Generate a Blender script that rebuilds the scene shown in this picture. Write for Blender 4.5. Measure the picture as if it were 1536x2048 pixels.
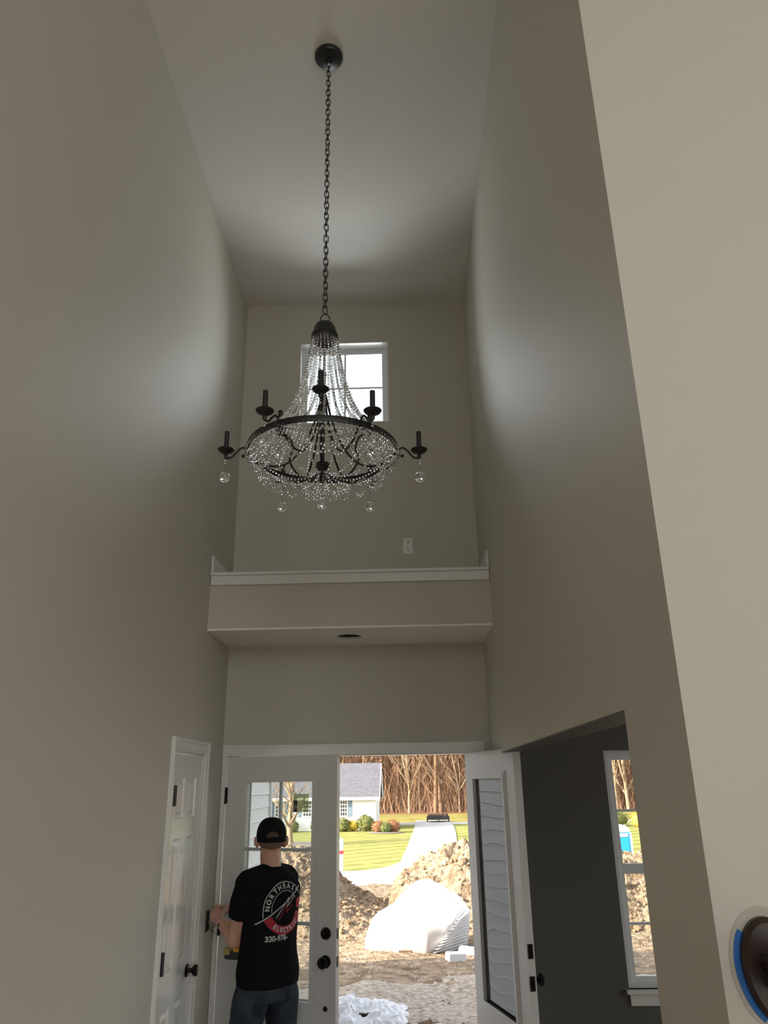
import bpy, bmesh, math, random
import numpy as np
from mathutils import Vector, Matrix, noise
from mathutils.bvhtree import BVHTree
PI = math.pi
random.seed(7)
for o in list(bpy.data.objects): bpy.data.objects.remove(o)
scene = bpy.context.scene
col = scene.collection

# ------------------------------------------------------------------ camera
EYE = Vector((0, 0, 1.86))
camd = bpy.data.cameras.new('camera'); cam = bpy.data.objects.new('camera', camd); col.objects.link(cam)
camd.sensor_fit = 'VERTICAL'; camd.sensor_height = 36.0; camd.lens = 36.0 * 1493.695 / 2048
camd.clip_start = 0.02; camd.clip_end = 600
_R = Vector((0.99945606, 0.02956172, -0.01461834)); _U = Vector((0.02386035, -0.3421995, 0.93932432)); _F = Vector((-0.02276566, 0.93916218, 0.34271872))
cam.matrix_world = Matrix(((_R.x, _U.x, -_F.x, EYE.x), (_R.y, _U.y, -_F.y, EYE.y), (_R.z, _U.z, -_F.z, EYE.z), (0, 0, 0, 1)))
scene.camera = cam
# ------------------------------------------------------------------ world, sun, exposure
world = bpy.data.worlds.new('world'); scene.world = world; world.use_nodes = True
wn = world.node_tree.nodes; wl = world.node_tree.links
for n in list(wn): wn.remove(n)
sky = wn.new('ShaderNodeTexSky'); sky.sky_type = 'NISHITA'; sky.sun_disc = False
sky.sun_elevation = math.radians(24); sky.sun_rotation = math.radians(248); sky.air_density = 1.0; sky.dust_density = 2.5; sky.ozone_density = 1.0
bg = wn.new('ShaderNodeBackground'); bg.inputs['Strength'].default_value = 0.6
wo = wn.new('ShaderNodeOutputWorld')
hz = wn.new('ShaderNodeHueSaturation'); hz.inputs['Saturation'].default_value = 0.3
wl.new(sky.outputs[0], hz.inputs['Color']); wl.new(hz.outputs[0], bg.inputs[0]); wl.new(bg.outputs[0], wo.inputs[0])
sund = bpy.data.lights.new('sun', 'SUN'); sund.energy = 12.5; sund.angle = math.radians(0.6); sund.color = (1.0, 0.86, 0.66)
sun = bpy.data.objects.new('sun', sund); col.objects.link(sun)
sun.rotation_euler = Vector((0.84, 0.36, -0.42)).to_track_quat('-Z', 'Y').to_euler()
sun.location = (-20, -8, 20)
vs = scene.view_settings
vs.view_transform = 'Standard'; vs.look = 'None'; vs.exposure = 0.0; vs.gamma = 1.0; vs.use_curve_mapping = False
scene.display_settings.display_device = 'sRGB'
scene.cycles.use_denoising = True
scene.cycles.max_bounces = 10; scene.cycles.diffuse_bounces = 6; scene.cycles.transmission_bounces = 8; scene.cycles.transparent_max_bounces = 24
scene.cycles.sample_clamp_indirect = 6.0; scene.cycles.adaptive_threshold = 0.02
def portal(name, loc, size, direction):
    d = bpy.data.lights.new(name, 'AREA'); d.shape = 'RECTANGLE'; d.size, d.size_y = size; d.cycles.is_portal = True
    o = bpy.data.objects.new(name, d); col.objects.link(o); o.location = loc
    o.rotation_euler = Vector(direction).to_track_quat('-Z', 'Z').to_euler()

def fill_lamp(name, loc, size, direction, power, color):  # area lamp set at a window to add fill light
    d = bpy.data.lights.new(name, 'AREA'); d.shape = 'RECTANGLE'; d.size, d.size_y = size; d.energy = power; d.color = color
    o = bpy.data.objects.new(name, d); col.objects.link(o); o.location = loc
    o.rotation_euler = Vector(direction).to_track_quat('-Z', 'Z').to_euler()
for _x, _k in ((0.1, 0.8), (2.1, 1.5), (4.1, 2.6)):  # lamps added at the unseen back windows to fill the interior
    fill_lamp('back_window_fill', (_x, -5.19, 1.5), (1.5, 1.9), (0, 1, 0), 15.5 * _k, (1.0, 0.972, 0.915))
    fill_lamp('back_window_fill', (_x, -5.19, 4.1), (1.5, 2.1), (0, 1, 0), 20 * _k, (1.0, 0.972, 0.915))
fill_lamp('side_room_fill', (4.385, 3.4, 1.35), (2.0, 1.4), (-1, 0, 0), 24, (1.0, 0.97, 0.93))  # lamp added at the side room's extra window to lift the left wall
fill_lamp('high_window_fill', (-0.434, 5.455, 4.913), (0.70, 0.71), (0, -1, 0), 22, (0.93, 0.97, 1.0))  # lamp panel added outside the high window, standing in for bright sky

# ------------------------------------------------------------------ materials
def mat(name, rgb, rough=0.6, metal=0.0, var=0.0, vscale=8.0, bump=0.0, bscale=60.0, spec=0.5, rgb2=None, sheen=0.0, stretch=None, subs=0.0, bdist=0.01):
    m = bpy.data.materials.new(name); m.use_nodes = True
    nt = m.node_tree; b = nt.nodes['Principled BSDF']
    b.inputs['Base Color'].default_value = (*rgb, 1); b.inputs['Roughness'].default_value = rough; b.inputs['Metallic'].default_value = metal
    b.inputs['Specular IOR Level'].default_value = spec
    if sheen: b.inputs['Sheen Weight'].default_value = sheen
    if subs:
        b.inputs['Subsurface Weight'].default_value = subs; b.inputs['Subsurface Radius'].default_value = (0.012, 0.005, 0.003)
    tc = nt.nodes.new('ShaderNodeTexCoord'); src = tc.outputs['Object']
    if stretch:
        mp = nt.nodes.new('ShaderNodeMapping'); mp.inputs['Scale'].default_value = stretch
        nt.links.new(src, mp.inputs[0]); src = mp.outputs[0]
    if var or rgb2:
        nz = nt.nodes.new('ShaderNodeTexNoise'); nz.inputs['Scale'].default_value = vscale; nz.inputs['Detail'].default_value = 6
        nt.links.new(src, nz.inputs['Vector'])
        cr = nt.nodes.new('ShaderNodeValToRGB'); cr.color_ramp.elements[0].position = 0.32; cr.color_ramp.elements[1].position = 0.68
        c2 = rgb2 if rgb2 else tuple(min(1, c * (1 + var)) for c in rgb); c1 = rgb if rgb2 else tuple(c * (1 - var) for c in rgb)
        cr.color_ramp.elements[0].color = (*c1, 1); cr.color_ramp.elements[1].color = (*c2, 1)
        nt.links.new(nz.outputs['Fac'], cr.inputs[0]); nt.links.new(cr.outputs[0], b.inputs['Base Color'])
    if bump:
        nb = nt.nodes.new('ShaderNodeTexNoise'); nb.inputs['Scale'].default_value = bscale; nb.inputs['Detail'].default_value = 4
        nt.links.new(src, nb.inputs['Vector'])
        bp = nt.nodes.new('ShaderNodeBump'); bp.inputs['Strength'].default_value = bump; bp.inputs['Distance'].default_value = bdist; nb.inputs['Detail'].default_value = 4 if bdist < .02 else 9
        nt.links.new(nb.outputs['Fac'], bp.inputs['Height']); nt.links.new(bp.outputs[0], b.inputs['Normal'])
    return m
def glass_pane(name, ior=1.5, wave=0.0, tint=(0.97, 0.985, 0.98)):
    m = bpy.data.materials.new(name); m.use_nodes = True; nt = m.node_tree
    for n in list(nt.nodes): nt.nodes.remove(n)
    out = nt.nodes.new('ShaderNodeOutputMaterial'); mix = nt.nodes.new('ShaderNodeMixShader'); fr = nt.nodes.new('ShaderNodeFresnel'); fr.inputs['IOR'].default_value = ior
    tr = nt.nodes.new('ShaderNodeBsdfTransparent'); tr.inputs[0].default_value = (*tint, 1)
    gl = nt.nodes.new('ShaderNodeBsdfGlossy'); gl.inputs['Roughness'].default_value = 0.0
    if wave:
        tc = nt.nodes.new('ShaderNodeTexCoord'); nz = nt.nodes.new('ShaderNodeTexNoise'); nz.inputs['Scale'].default_value = 2.6; nz.inputs['Detail'].default_value = 1
        bp = nt.nodes.new('ShaderNodeBump'); bp.inputs['Strength'].default_value = wave; bp.inputs['Distance'].default_value = 0.02
        nt.links.new(tc.outputs['Object'], nz.inputs['Vector']); nt.links.new(nz.outputs['Fac'], bp.inputs['Height']); nt.links.new(bp.outputs[0], gl.inputs['Normal'])
    nt.links.new(fr.outputs[0], mix.inputs[0]); nt.links.new(tr.outputs[0], mix.inputs[1]); nt.links.new(gl.outputs[0], mix.inputs[2]); nt.links.new(mix.outputs[0], out.inputs[0])
    return m
def crystal(name, rough=0.0):
    m = bpy.data.materials.new(name); m.use_nodes = True; b = m.node_tree.nodes['Principled BSDF']
    b.inputs['Base Color'].default_value = (1, 1, 1, 1); b.inputs['Roughness'].default_value = rough; b.inputs['IOR'].default_value = 1.52; b.inputs['Transmission Weight'].default_value = 1.0
    return m
def lawn_mat():
    m = mat('lawn', (0.16, 0.22, 0.035), 0.9, var=0.0, spec=0.1)
    nt = m.node_tree; b = nt.nodes['Principled BSDF']; tc = nt.nodes.new('ShaderNodeTexCoord')
    mp = nt.nodes.new('ShaderNodeMapping'); mp.inputs['Rotation'].default_value = (0, 0, 0.9)
    wv = nt.nodes.new('ShaderNodeTexWave'); wv.inputs['Scale'].default_value = 0.22; wv.inputs['Distortion'].default_value = 1.5; wv.inputs['Detail'].default_value = 2
    nz = nt.nodes.new('ShaderNodeTexNoise'); nz.inputs['Scale'].default_value = 1.3; nz.inputs['Detail'].default_value = 8
    ad = nt.nodes.new('ShaderNodeMath'); ad.operation = 'MULTIPLY_ADD'; ad.inputs[1].default_value = 0.4
    cr = nt.nodes.new('ShaderNodeValToRGB'); cr.color_ramp.elements[0].color = (0.155, 0.17, 0.040, 1); cr.color_ramp.elements[1].color = (0.30, 0.295, 0.10, 1)
    cr.color_ramp.elements[0].position = 0.3; cr.color_ramp.elements[1].position = 0.95
    L = nt.links.new
    L(tc.outputs['Object'], mp.inputs[0]); L(mp.outputs[0], wv.inputs['Vector']); L(tc.outputs['Object'], nz.inputs['Vector'])
    L(wv.outputs['Fac'], ad.inputs[0]); L(nz.outputs['Fac'], ad.inputs[2]); L(ad.outputs[0], cr.inputs[0]); L(cr.outputs[0], b.inputs['Base Color'])
    return m
M = {}
M['wall'] = mat('greige_paint', (0.555, 0.53, 0.47), 0.6, bump=0.05, bscale=220, spec=0.3)
M['ceiling'] = mat('ceiling_paint', (0.72, 0.70, 0.67), 0.85, bump=0.1, bscale=160, spec=0.2)
M['soffit'] = mat('bounce_lit_soffit', (0.86, 0.85, 0.83), 0.8, bump=0.1, bscale=160, spec=0.2)  # lighter copy of the ceiling paint, standing in for light bounced up through the door
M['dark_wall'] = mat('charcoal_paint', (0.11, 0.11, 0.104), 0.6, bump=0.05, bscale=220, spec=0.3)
M['white'] = mat('white_trim_paint', (0.74, 0.735, 0.71), 0.32, spec=0.5)
M['door'] = mat('white_door_paint', (0.71, 0.71, 0.70), 0.2, spec=0.5)
M['vinyl'] = mat('white_vinyl', (0.75, 0.78, 0.79), 0.3)
M['floor'] = mat('oak_floor', (0.30, 0.20, 0.12), 0.35, rgb2=(0.40, 0.28, 0.17), vscale=6, stretch=(1, 8, 1))
M['black'] = mat('black_iron', (0.012, 0.012, 0.013), 0.42, spec=0.5)
M['bronze'] = mat('dark_bronze', (0.02, 0.017, 0.016), 0.3, metal=0.6)
M['crystal'] = crystal('crystal'); M['bead'] = crystal('bead_crystal', 0.02)
M['glass'] = glass_pane('window_glass', 1.45)
M['glass_door'] = glass_pane('door_glass', 1.6, wave=0.3)
M['glass_boosted'] = glass_pane('boosted_door_glass', 3.4, wave=0.22)  # same door glass with raised index, to brighten the siding's reflection
M['cap_black'] = mat('black_cotton', (0.010, 0.010, 0.011), 0.95, bump=0.2, bscale=500, spec=0.1)
M['shirt'] = mat('black_jersey', (0.008, 0.008, 0.009), 0.95, bump=0.15, bscale=300, spec=0.08)
M['denim'] = mat('blue_denim', (0.022, 0.028, 0.038), 0.9, rgb2=(0.05, 0.062, 0.08), vscale=9, bump=0.3, bscale=400, spec=0.1)
M['skin'] = mat('skin', (0.52, 0.29, 0.21), 0.5, var=0.06, vscale=30, subs=0.15, spec=0.35)
M['hair'] = mat('short_brown_hair', (0.09, 0.055, 0.035), 0.8, bump=0.6, bscale=600)
M['tattoo'] = mat('tattoo_skin', (0.42, 0.24, 0.17), 0.5, rgb2=(0.10, 0.05, 0.045), vscale=45)
M['print_white'] = mat('print_white', (0.42, 0.42, 0.42), 0.8)
M['print_red'] = mat('print_red', (0.30, 0.015, 0.03), 0.8)
M['shoe'] = mat('brown_boot_leather', (0.14, 0.08, 0.045), 0.6)
M['yellow'] = mat('yellow_plastic', (0.75, 0.40, 0.02), 0.4)
M['dark_plastic'] = mat('dark_plastic', (0.02, 0.02, 0.02), 0.5)
M['wood_dark'] = mat('dark_stained_wood', (0.018, 0.008, 0.005), 0.35, rgb2=(0.037, 0.018, 0.010), vscale=14, stretch=(6, 1, 1))
M['tape'] = mat('blue_tape', (0.01, 0.12, 0.42), 0.6)
M['plate'] = mat('outlet_plastic', (0.82, 0.81, 0.78), 0.35)
M['slot'] = mat('outlet_slot', (0.05, 0.045, 0.045), 0.6)
M['siding'] = mat('pale_vinyl_siding', (0.70, 0.695, 0.68), 0.55, bump=0.05, bscale=90)
M['dirt'] = mat('bare_dirt', (0.15, 0.10, 0.062), 0.95, rgb2=(0.40, 0.31, 0.22), vscale=4.5, bump=1.0, bscale=7, spec=0.1, bdist=.14)
M['clod'] = mat('clay_clod', (0.17, 0.115, 0.07), 0.95, rgb2=(0.40, 0.31, 0.215), vscale=5, bump=1.0, bscale=14, spec=0.1, bdist=.05)
M['gravel'] = mat('paled_gravel', (0.30, 0.24, 0.18), 0.95, rgb2=(0.64, 0.56, 0.48), vscale=16, bump=1.0, bscale=30, spec=0.1, bdist=.05)
M['concrete'] = mat('pale_concrete', (0.544, 0.520, 0.479), 0.9, var=0.06, vscale=1.0, spec=0.1)
M['lawn'] = lawn_mat()
M['far_grass'] = mat('far_grass', (0.184, 0.170, 0.041), 0.95, rgb2=(0.286, 0.245, 0.082), vscale=0.5, spec=0.1)
M['litter'] = mat('leaf_litter', (0.158, 0.078, 0.045), 0.95, rgb2=(0.255, 0.143, 0.083), vscale=0.8, spec=0.1)
M['bark'] = mat('pale_bark', (0.255, 0.178, 0.119), 0.95, rgb2=(0.391, 0.289, 0.196), vscale=3, spec=0.1)  # lighter of the two bark tones
M['bark2'] = mat('brown_bark', (0.150, 0.090, 0.060), 0.95, rgb2=(0.247, 0.158, 0.105), vscale=3, spec=0.1)
M['twig'] = mat('orange_twigs', (0.38, 0.235, 0.15), 0.95, spec=0.1)
M['house'] = mat('white_clapboard', (0.80, 0.80, 0.79), 0.7)
M['roof'] = mat('grey_shingle', (0.105, 0.105, 0.125), 0.9, var=0.15, vscale=3)
M['shutter'] = mat('blue_grey_shutter', (0.16, 0.22, 0.28), 0.6)
M['pane_dark'] = mat('dark_window_pane', (0.05, 0.055, 0.06), 0.08)
M['bush'] = mat('green_bush', (0.072, 0.096, 0.024), 0.9, rgb2=(0.160, 0.160, 0.048), vscale=3)
M['bush_y'] = mat('yellow_bush', (0.342, 0.252, 0.027), 0.9, rgb2=(0.495, 0.378, 0.072), vscale=3)
M['bush_r'] = mat('russet_bush', (0.192, 0.080, 0.040), 0.9, rgb2=(0.288, 0.144, 0.064), vscale=3)
M['wrap'] = mat('white_plastic_wrap', (0.70, 0.71, 0.73), 0.35, bump=0.25, bscale=18)
M['toilet_blue'] = mat('blue_plastic', (0.015, 0.28, 0.62), 0.4)
M['toilet_white'] = mat('white_plastic', (0.82, 0.83, 0.84), 0.4)
M['trailer'] = mat('dark_trailer_steel', (0.03, 0.028, 0.028), 0.6)
M['leaves'] = mat('heaped_leaves', (0.150, 0.075, 0.045), 0.95, rgb2=(0.255, 0.143, 0.083), vscale=4)
M['red'] = mat('red_flag', (0.55, 0.02, 0.03), 0.5)
M['reflector'] = mat('pale_blue_reflector', (0.25, 0.45, 0.55), 0.4)
M['sticker'] = mat('pale_green_sticker', (0.52, 0.60, 0.40), 0.6)
_m = M['sticker']; _nt = _m.node_tree; _tl = _nt.nodes.new('ShaderNodeBsdfTransparent'); _tl.inputs[0].default_value = (0.85, 0.90, 0.74, 1); _mx = _nt.nodes.new('ShaderNodeMixShader'); _mx.inputs[0].default_value = 0.5
_nt.links.new(_nt.nodes['Principled BSDF'].outputs[0], _mx.inputs[1]); _nt.links.new(_tl.outputs[0], _mx.inputs[2]); _nt.links.new(_mx.outputs[0], _nt.nodes['Material Output'].inputs[0])
M['sticker_line'] = mat('sticker_print', (0.20, 0.25, 0.14), 0.6)
M['mulch'] = mat('grey_mulch', (0.170, 0.145, 0.128), 0.95, var=0.2, vscale=3)
M['wire_black'] = mat('black_wire', (0.02, 0.02, 0.02), 0.5); M['copper'] = mat('bare_copper', (0.6, 0.28, 0.12), 0.35, metal=0.9)

# ------------------------------------------------------------------ mesh helpers
class MB:
    def __init__(s): s.v = []; s.f = []
    def add(s, vs, fs):
        n = len(s.v); s.v += [tuple(p) for p in vs]; s.f += [tuple(i + n for i in f) for f in fs]; return s
    def box(s, a, b, bev=0.0):
        x0, y0, z0 = [min(a[i], b[i]) for i in range(3)]; x1, y1, z1 = [max(a[i], b[i]) for i in range(3)]
        if bev <= 0:
            return s.add([(x0, y0, z0), (x1, y0, z0), (x1, y1, z0), (x0, y1, z0), (x0, y0, z1), (x1, y0, z1), (x1, y1, z1), (x0, y1, z1)],
                         [(0, 3, 2, 1), (4, 5, 6, 7), (0, 1, 5, 4), (1, 2, 6, 5), (2, 3, 7, 6), (3, 0, 4, 7)])
        bm = bmesh.new(); bmesh.ops.create_cube(bm, size=1)
        for v in bm.verts: v.co = Vector(((x0 + x1) / 2 + v.co.x * (x1 - x0), (y0 + y1) / 2 + v.co.y * (y1 - y0), (z0 + z1) / 2 + v.co.z * (z1 - z0)))
        bmesh.ops.bevel(bm, geom=bm.edges[:], offset=bev, segments=2, affect='EDGES', profile=0.5)
        s.bm(bm); return s
    def bm(s, bm):
        bm.verts.index_update(); s.add([v.co[:] for v in bm.verts], [[v.index for v in f.verts] for f in bm.faces]); bm.free(); return s
    def tube(s, pts, r, n=8, cap=True, closed=False):
        pts = [Vector(p) for p in pts]; m = len(pts); rs = r if isinstance(r, (list, tuple)) else [r] * m
        rings = []; up = None
        for i in range(m):
            if closed: t = (pts[(i + 1) % m] - pts[i - 1]).normalized()
            else: t = (pts[min(i + 1, m - 1)] - pts[max(i - 1, 0)]).normalized()
            if up is None:
                up = t.orthogonal().normalized()
            up = (up - t * up.dot(t)); up = up.normalized() if up.length > 1e-6 else t.orthogonal().normalized()
            w = t.cross(up); rings.append([pts[i] + (up * math.cos(2 * PI * k / n) + w * math.sin(2 * PI * k / n)) * rs[i] for k in range(n)])
        return s.loft(rings, cap and not closed, closed)
    def loft(s, rings, cap=True, closed=False):
        n = len(rings[0]); m = len(rings); vs = [p for r in rings for p in r]; fs = []
        for i in range(m if closed else m - 1):
            j = (i + 1) % m
            for k in range(n): fs.append((i * n + k, i * n + (k + 1) % n, j * n + (k + 1) % n, j * n + k))
        if cap: fs.append(tuple(range(n))[::-1]); fs.append(tuple((m - 1) * n + k for k in range(n)))
        return s.add(vs, fs)
    def lathe(s, prof, c=(0, 0, 0), n=24, axis='z'):
        rings = []
        for r, h in prof:
            ring = []
            for k in range(n):
                a = 2 * PI * k / n; p = (r * math.cos(a), r * math.sin(a), h)
                if axis == 'y': p = (p[0], -p[2], p[1])
                if axis == 'x': p = (p[2], p[0], p[1])
                ring.append((c[0] + p[0], c[1] + p[1], c[2] + p[2]))
            rings.append(ring)
        return s.loft(rings)
    def ico(s, c, r, sub=1, sc=(1, 1, 1), jit=0.0, rot=None):
        bm = bmesh.new(); bmesh.ops.create_icosphere(bm, subdivisions=sub, radius=1)
        for v in bm.verts:
            p = v.co.copy()
            if jit: p *= 1 + random.uniform(-jit, jit)
            p = Vector((p.x * sc[0], p.y * sc[1], p.z * sc[2])) * r
            if rot: p = rot @ p
            v.co = p + Vector(c)
        return s.bm(bm)
    def ell(s, c, ax, rad, n=20, m=12):
        bm = bmesh.new(); bmesh.ops.create_uvsphere(bm, u_segments=n, v_segments=m, radius=1)
        for v in bm.verts: v.co = Vector(c) + ax[0] * (v.co.x * rad[0]) + ax[1] * (v.co.y * rad[1]) + ax[2] * (v.co.z * rad[2])
        return s.bm(bm)
    def cap(s, a, b, ra, rb, n=14):
        a = Vector(a); b = Vector(b); d = (b - a); L = d.length; d.normalize(); pts = []; rs = []
        for i in range(1, 6):
            t = PI / 2 * (1 - i / 5.0); pts.append(a - d * ra * math.sin(t)); rs.append(max(ra * math.cos(t), 1e-4))
        for i in range(0, 5):
            t = PI / 2 * i / 5.0; pts.append(b + d * rb * math.sin(t)); rs.append(rb * math.cos(t))
        pts.append(b + d * rb * 0.999); rs.append(rb * 0.05)
        return s.tube(pts, rs, n)
    def mesh(s, name):
        me = bpy.data.meshes.new(name); me.from_pydata(s.v, [], s.f); me.update(); return me
    def build(s, name, m, parent=None, smooth=False, auto=None):
        me = s.mesh(name); bm = bmesh.new(); bm.from_mesh(me); bmesh.ops.recalc_face_normals(bm, faces=bm.faces[:]); bm.to_mesh(me); bm.free()
        if m is not None: me.materials.append(M[m] if isinstance(m, str) else m)
        if smooth: me.polygons.foreach_set('use_smooth', [True] * len(me.polygons))
        if auto is not None:
            me.polygons.foreach_set('use_smooth', [True] * len(me.polygons)); me.set_sharp_from_angle(angle=math.radians(auto))
        return link(name, me, parent)
def link(name, me, parent=None):
    o = bpy.data.objects.new(name, me); col.objects.link(o)
    if parent is not None:
        o.parent = parent; o.matrix_parent_inverse = Matrix.Translation(-parent.location) if parent.type == 'EMPTY' and parent.parent is None and parent.get('shift') else Matrix()
    return o
def tag(o, label, cat=None, group=None, kind=None):
    o['label'] = label
    if cat: o['category'] = cat
    if group: o['group'] = group
    if kind: o['kind'] = kind
    return o
def empty(name, loc=(0, 0, 0), label=None, cat=None, group=None, kind=None):
    o = bpy.data.objects.new(name, None); col.objects.link(o); o.location = loc; o.empty_display_size = 0.05
    if label: tag(o, label, cat, group, kind)
    return o
def thing(name, base, label, cat, group=None, kind=None):
    """an Empty at the base; its parts are written in world coordinates"""
    o = empty(name, base, label, cat, group, kind); o['shift'] = 1; return o
def panel_cells(us, ws, filled, axis, p0, p1):
    """a wall slab on a grid of cells: axis 'y' = plane x-z between y=p0 and p1; 'x' = plane y-z; 'z' = plane x-y"""
    mb = MB(); idx = {}
    def P(i, j, s):
        k = (i, j, s)
        if k not in idx:
            u, w = us[i], ws[j]; p = p1 if s else p0
            idx[k] = len(mb.v); mb.v.append((u, p, w) if axis == 'y' else ((p, u, w) if axis == 'x' else (u, w, p)))
        return idx[k]
    nu, nw = len(us) - 1, len(ws) - 1
    F = [[filled((us[i] + us[i + 1]) / 2, (ws[j] + ws[j + 1]) / 2) for j in range(nw)] for i in range(nu)]
    ok = lambda i, j: 0 <= i < nu and 0 <= j < nw and F[i][j]
    for i in range(nu):
        for j in range(nw):
            if not F[i][j]: continue
            mb.f.append((P(i, j, 0), P(i + 1, j, 0), P(i + 1, j + 1, 0), P(i, j + 1, 0))); mb.f.append((P(i, j, 1), P(i, j + 1, 1), P(i + 1, j + 1, 1), P(i + 1, j, 1)))
            if not ok(i - 1, j): mb.f.append((P(i, j, 0), P(i, j + 1, 0), P(i, j + 1, 1), P(i, j, 1)))
            if not ok(i + 1, j): mb.f.append((P(i + 1, j, 0), P(i + 1, j, 1), P(i + 1, j + 1, 1), P(i + 1, j + 1, 0)))
            if not ok(i, j - 1): mb.f.append((P(i, j, 0), P(i, j, 1), P(i + 1, j, 1), P(i + 1, j, 0)))
            if not ok(i, j + 1): mb.f.append((P(i, j + 1, 0), P(i + 1, j + 1, 0), P(i + 1, j + 1, 1), P(i, j + 1, 1)))
    return mb
def slab(name, m, axis, ur, wr, p0, p1, holes, label, cat='wall'):
    us = sorted(set([ur[0], ur[1]] + [h[0] for h in holes] + [h[1] for h in holes])); ws = sorted(set([wr[0], wr[1]] + [h[2] for h in holes] + [h[3] for h in holes]))
    f = lambda u, w: not any(h[0] < u < h[1] and h[2] < w < h[3] for h in holes)
    o = panel_cells(us, ws, f, axis, p0, p1).build(name, m); return tag(o, label, cat, kind='structure')
def smooth_path(pts, n=6):
    pts = [Vector(p) for p in pts]; out = []
    for i in range(len(pts) - 1):
        p0 = pts[max(i - 1, 0)]; p1 = pts[i]; p2 = pts[i + 1]; p3 = pts[min(i + 2, len(pts) - 1)]
        for k in range(n):
            t = k / n; out.append(0.5 * ((2 * p1) + (p2 - p0) * t + (2 * p0 - 5 * p1 + 4 * p2 - p3) * t * t + (3 * p1 - p0 - 3 * p2 + p3) * t ** 3))
    out.append(pts[-1]); return out

# ================================================================== THE HOUSE SHELL
XL, XR, D, ZC = -1.2464, 0.5596, 5.285, 5.658
YL, ZS, ZT = 4.6735, 2.792, 3.150          # ledge front, soffit, ledge top
YEND, YOP, ZOP = 1.57, 1.989, 2.031        # end of the right wall, near jamb and header of the side opening
BX, BY = 5.2, -5.2                         # far corner of the room behind the camera
tag(panel_cells([XL - .15, BX + .15], [BY - .15, D + .16], lambda u, w: True, 'z', -0.16, 0.0).build('floor', 'floor'), 'oak floor of the foyer and the rooms beside it', 'floor', kind='structure')
tag(panel_cells([XL - .15, BX + .15], [BY - .15, D + .16], lambda u, w: True, 'z', ZC, ZC + .2).build('ceiling', 'ceiling'), 'off-white ceiling high above the two-storey foyer', 'ceiling', kind='structure')
CY0, CY1, CZ = 4.178, 4.806, 2.052         # closet door opening
slab('wall_left', 'wall', 'x', (BY - .15, D + .16), (0, ZC), XL - .13, XL, [(CY0, CY1, 0, CZ)], 'tall greige wall on the left with the closet door')
DX0, DX1, DZ = -1.214, 0.432, 2.062        # front door opening
WX0, WX1, WZ0, WZ1 = -0.791, -0.076, 4.549, 5.277   # upper window
slab('wall_front', 'wall', 'y', (XL, XR + .06), (0, ZC), D, D + .16, [(DX0 - .03, DX1 + .03, 0, DZ + .02), (WX0, WX1, WZ0, WZ1)], 'greige front wall around the entry doors and high window')
slab('wall_right', 'wall', 'x', (YEND + .12, D), (0, ZC), XR, XR + .12, [(YOP, 5.06, 0, ZOP)], 'tall greige wall on the right with the wide opening')
slab('wall_stair', 'wall', 'y', (XR, BX), (0, ZC), YEND, YEND + .12, [], 'brightly lit greige wall facing back beside the handrail')
slab('wall_side', 'wall', 'x', (BY, YEND), (0, ZC), BX, BX + .13, [], 'greige side wall of the room behind the viewpoint')
BWIN = [(-0.7, 0.9, 0.5, 2.5), (1.3, 2.9, 0.5, 2.5), (3.3, 4.9, 0.5, 2.5), (-0.7, 0.9, 3.0, 5.2), (1.3, 2.9, 3.0, 5.2), (3.3, 4.9, 3.0, 5.2)]
slab('wall_back', 'wall', 'y', (XL, BX), (0, ZC), BY - .15, BY, BWIN, 'greige back wall with large windows behind the viewpoint')
DWX0, DWX1, DWZ0, DWZ1 = 1.313, 2.22, 0.672, 2.052  # side room window
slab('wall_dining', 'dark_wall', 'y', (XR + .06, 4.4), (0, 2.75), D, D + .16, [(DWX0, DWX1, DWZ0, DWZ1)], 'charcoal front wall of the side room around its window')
slab('wall_dining_side', 'dark_wall', 'x', (YEND + .12, D + .16), (0, 2.75), 4.4, 4.52, [(2.35, 4.45, .6, 2.1)], 'charcoal end wall of the side room with an added window')
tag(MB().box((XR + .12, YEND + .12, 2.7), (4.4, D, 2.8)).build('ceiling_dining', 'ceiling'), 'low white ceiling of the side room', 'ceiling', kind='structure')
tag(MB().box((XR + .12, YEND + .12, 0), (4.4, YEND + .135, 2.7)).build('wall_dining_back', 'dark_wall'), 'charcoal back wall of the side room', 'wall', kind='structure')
for i, (x0, x1, z0, z1) in enumerate(BWIN):
    w = thing('window_%d' % (i + 3), (x0, BY, z0), 'large %s window of the back room, %s from the left wall' % ('lower' if z0 < 1 else 'upper', ['first', 'second', 'third'][i % 3]), 'window', kind='structure')
    mb = MB(); t = .05
    mb.box((x0, BY - .12, z0), (x0 + t, BY - .06, z1)); mb.box((x1 - t, BY - .12, z0), (x1, BY - .06, z1)); mb.box((x0 + t, BY - .12, z0), (x1 - t, BY - .06, z0 + t)); mb.box((x0 + t, BY - .12, z1 - t), (x1 - t, BY - .06, z1))
    mb.build('window_frame', 'vinyl', w)
    MB().box((x0 + t, BY - .095, z0 + t), (x1 - t, BY - .089, z1 - t)).build('pane', 'glass', w)
portal('daylight_portal', ((DX0 + DX1) / 2, D + .2, DZ / 2), (DX1 - DX0, DZ), (0, -1, 0))
portal('daylight_portal', ((DWX0 + DWX1) / 2, D + .158, (DWZ0 + DWZ1) / 2), (DWX1 - DWX0, DWZ1 - DWZ0), (0, -1, 0))

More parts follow.
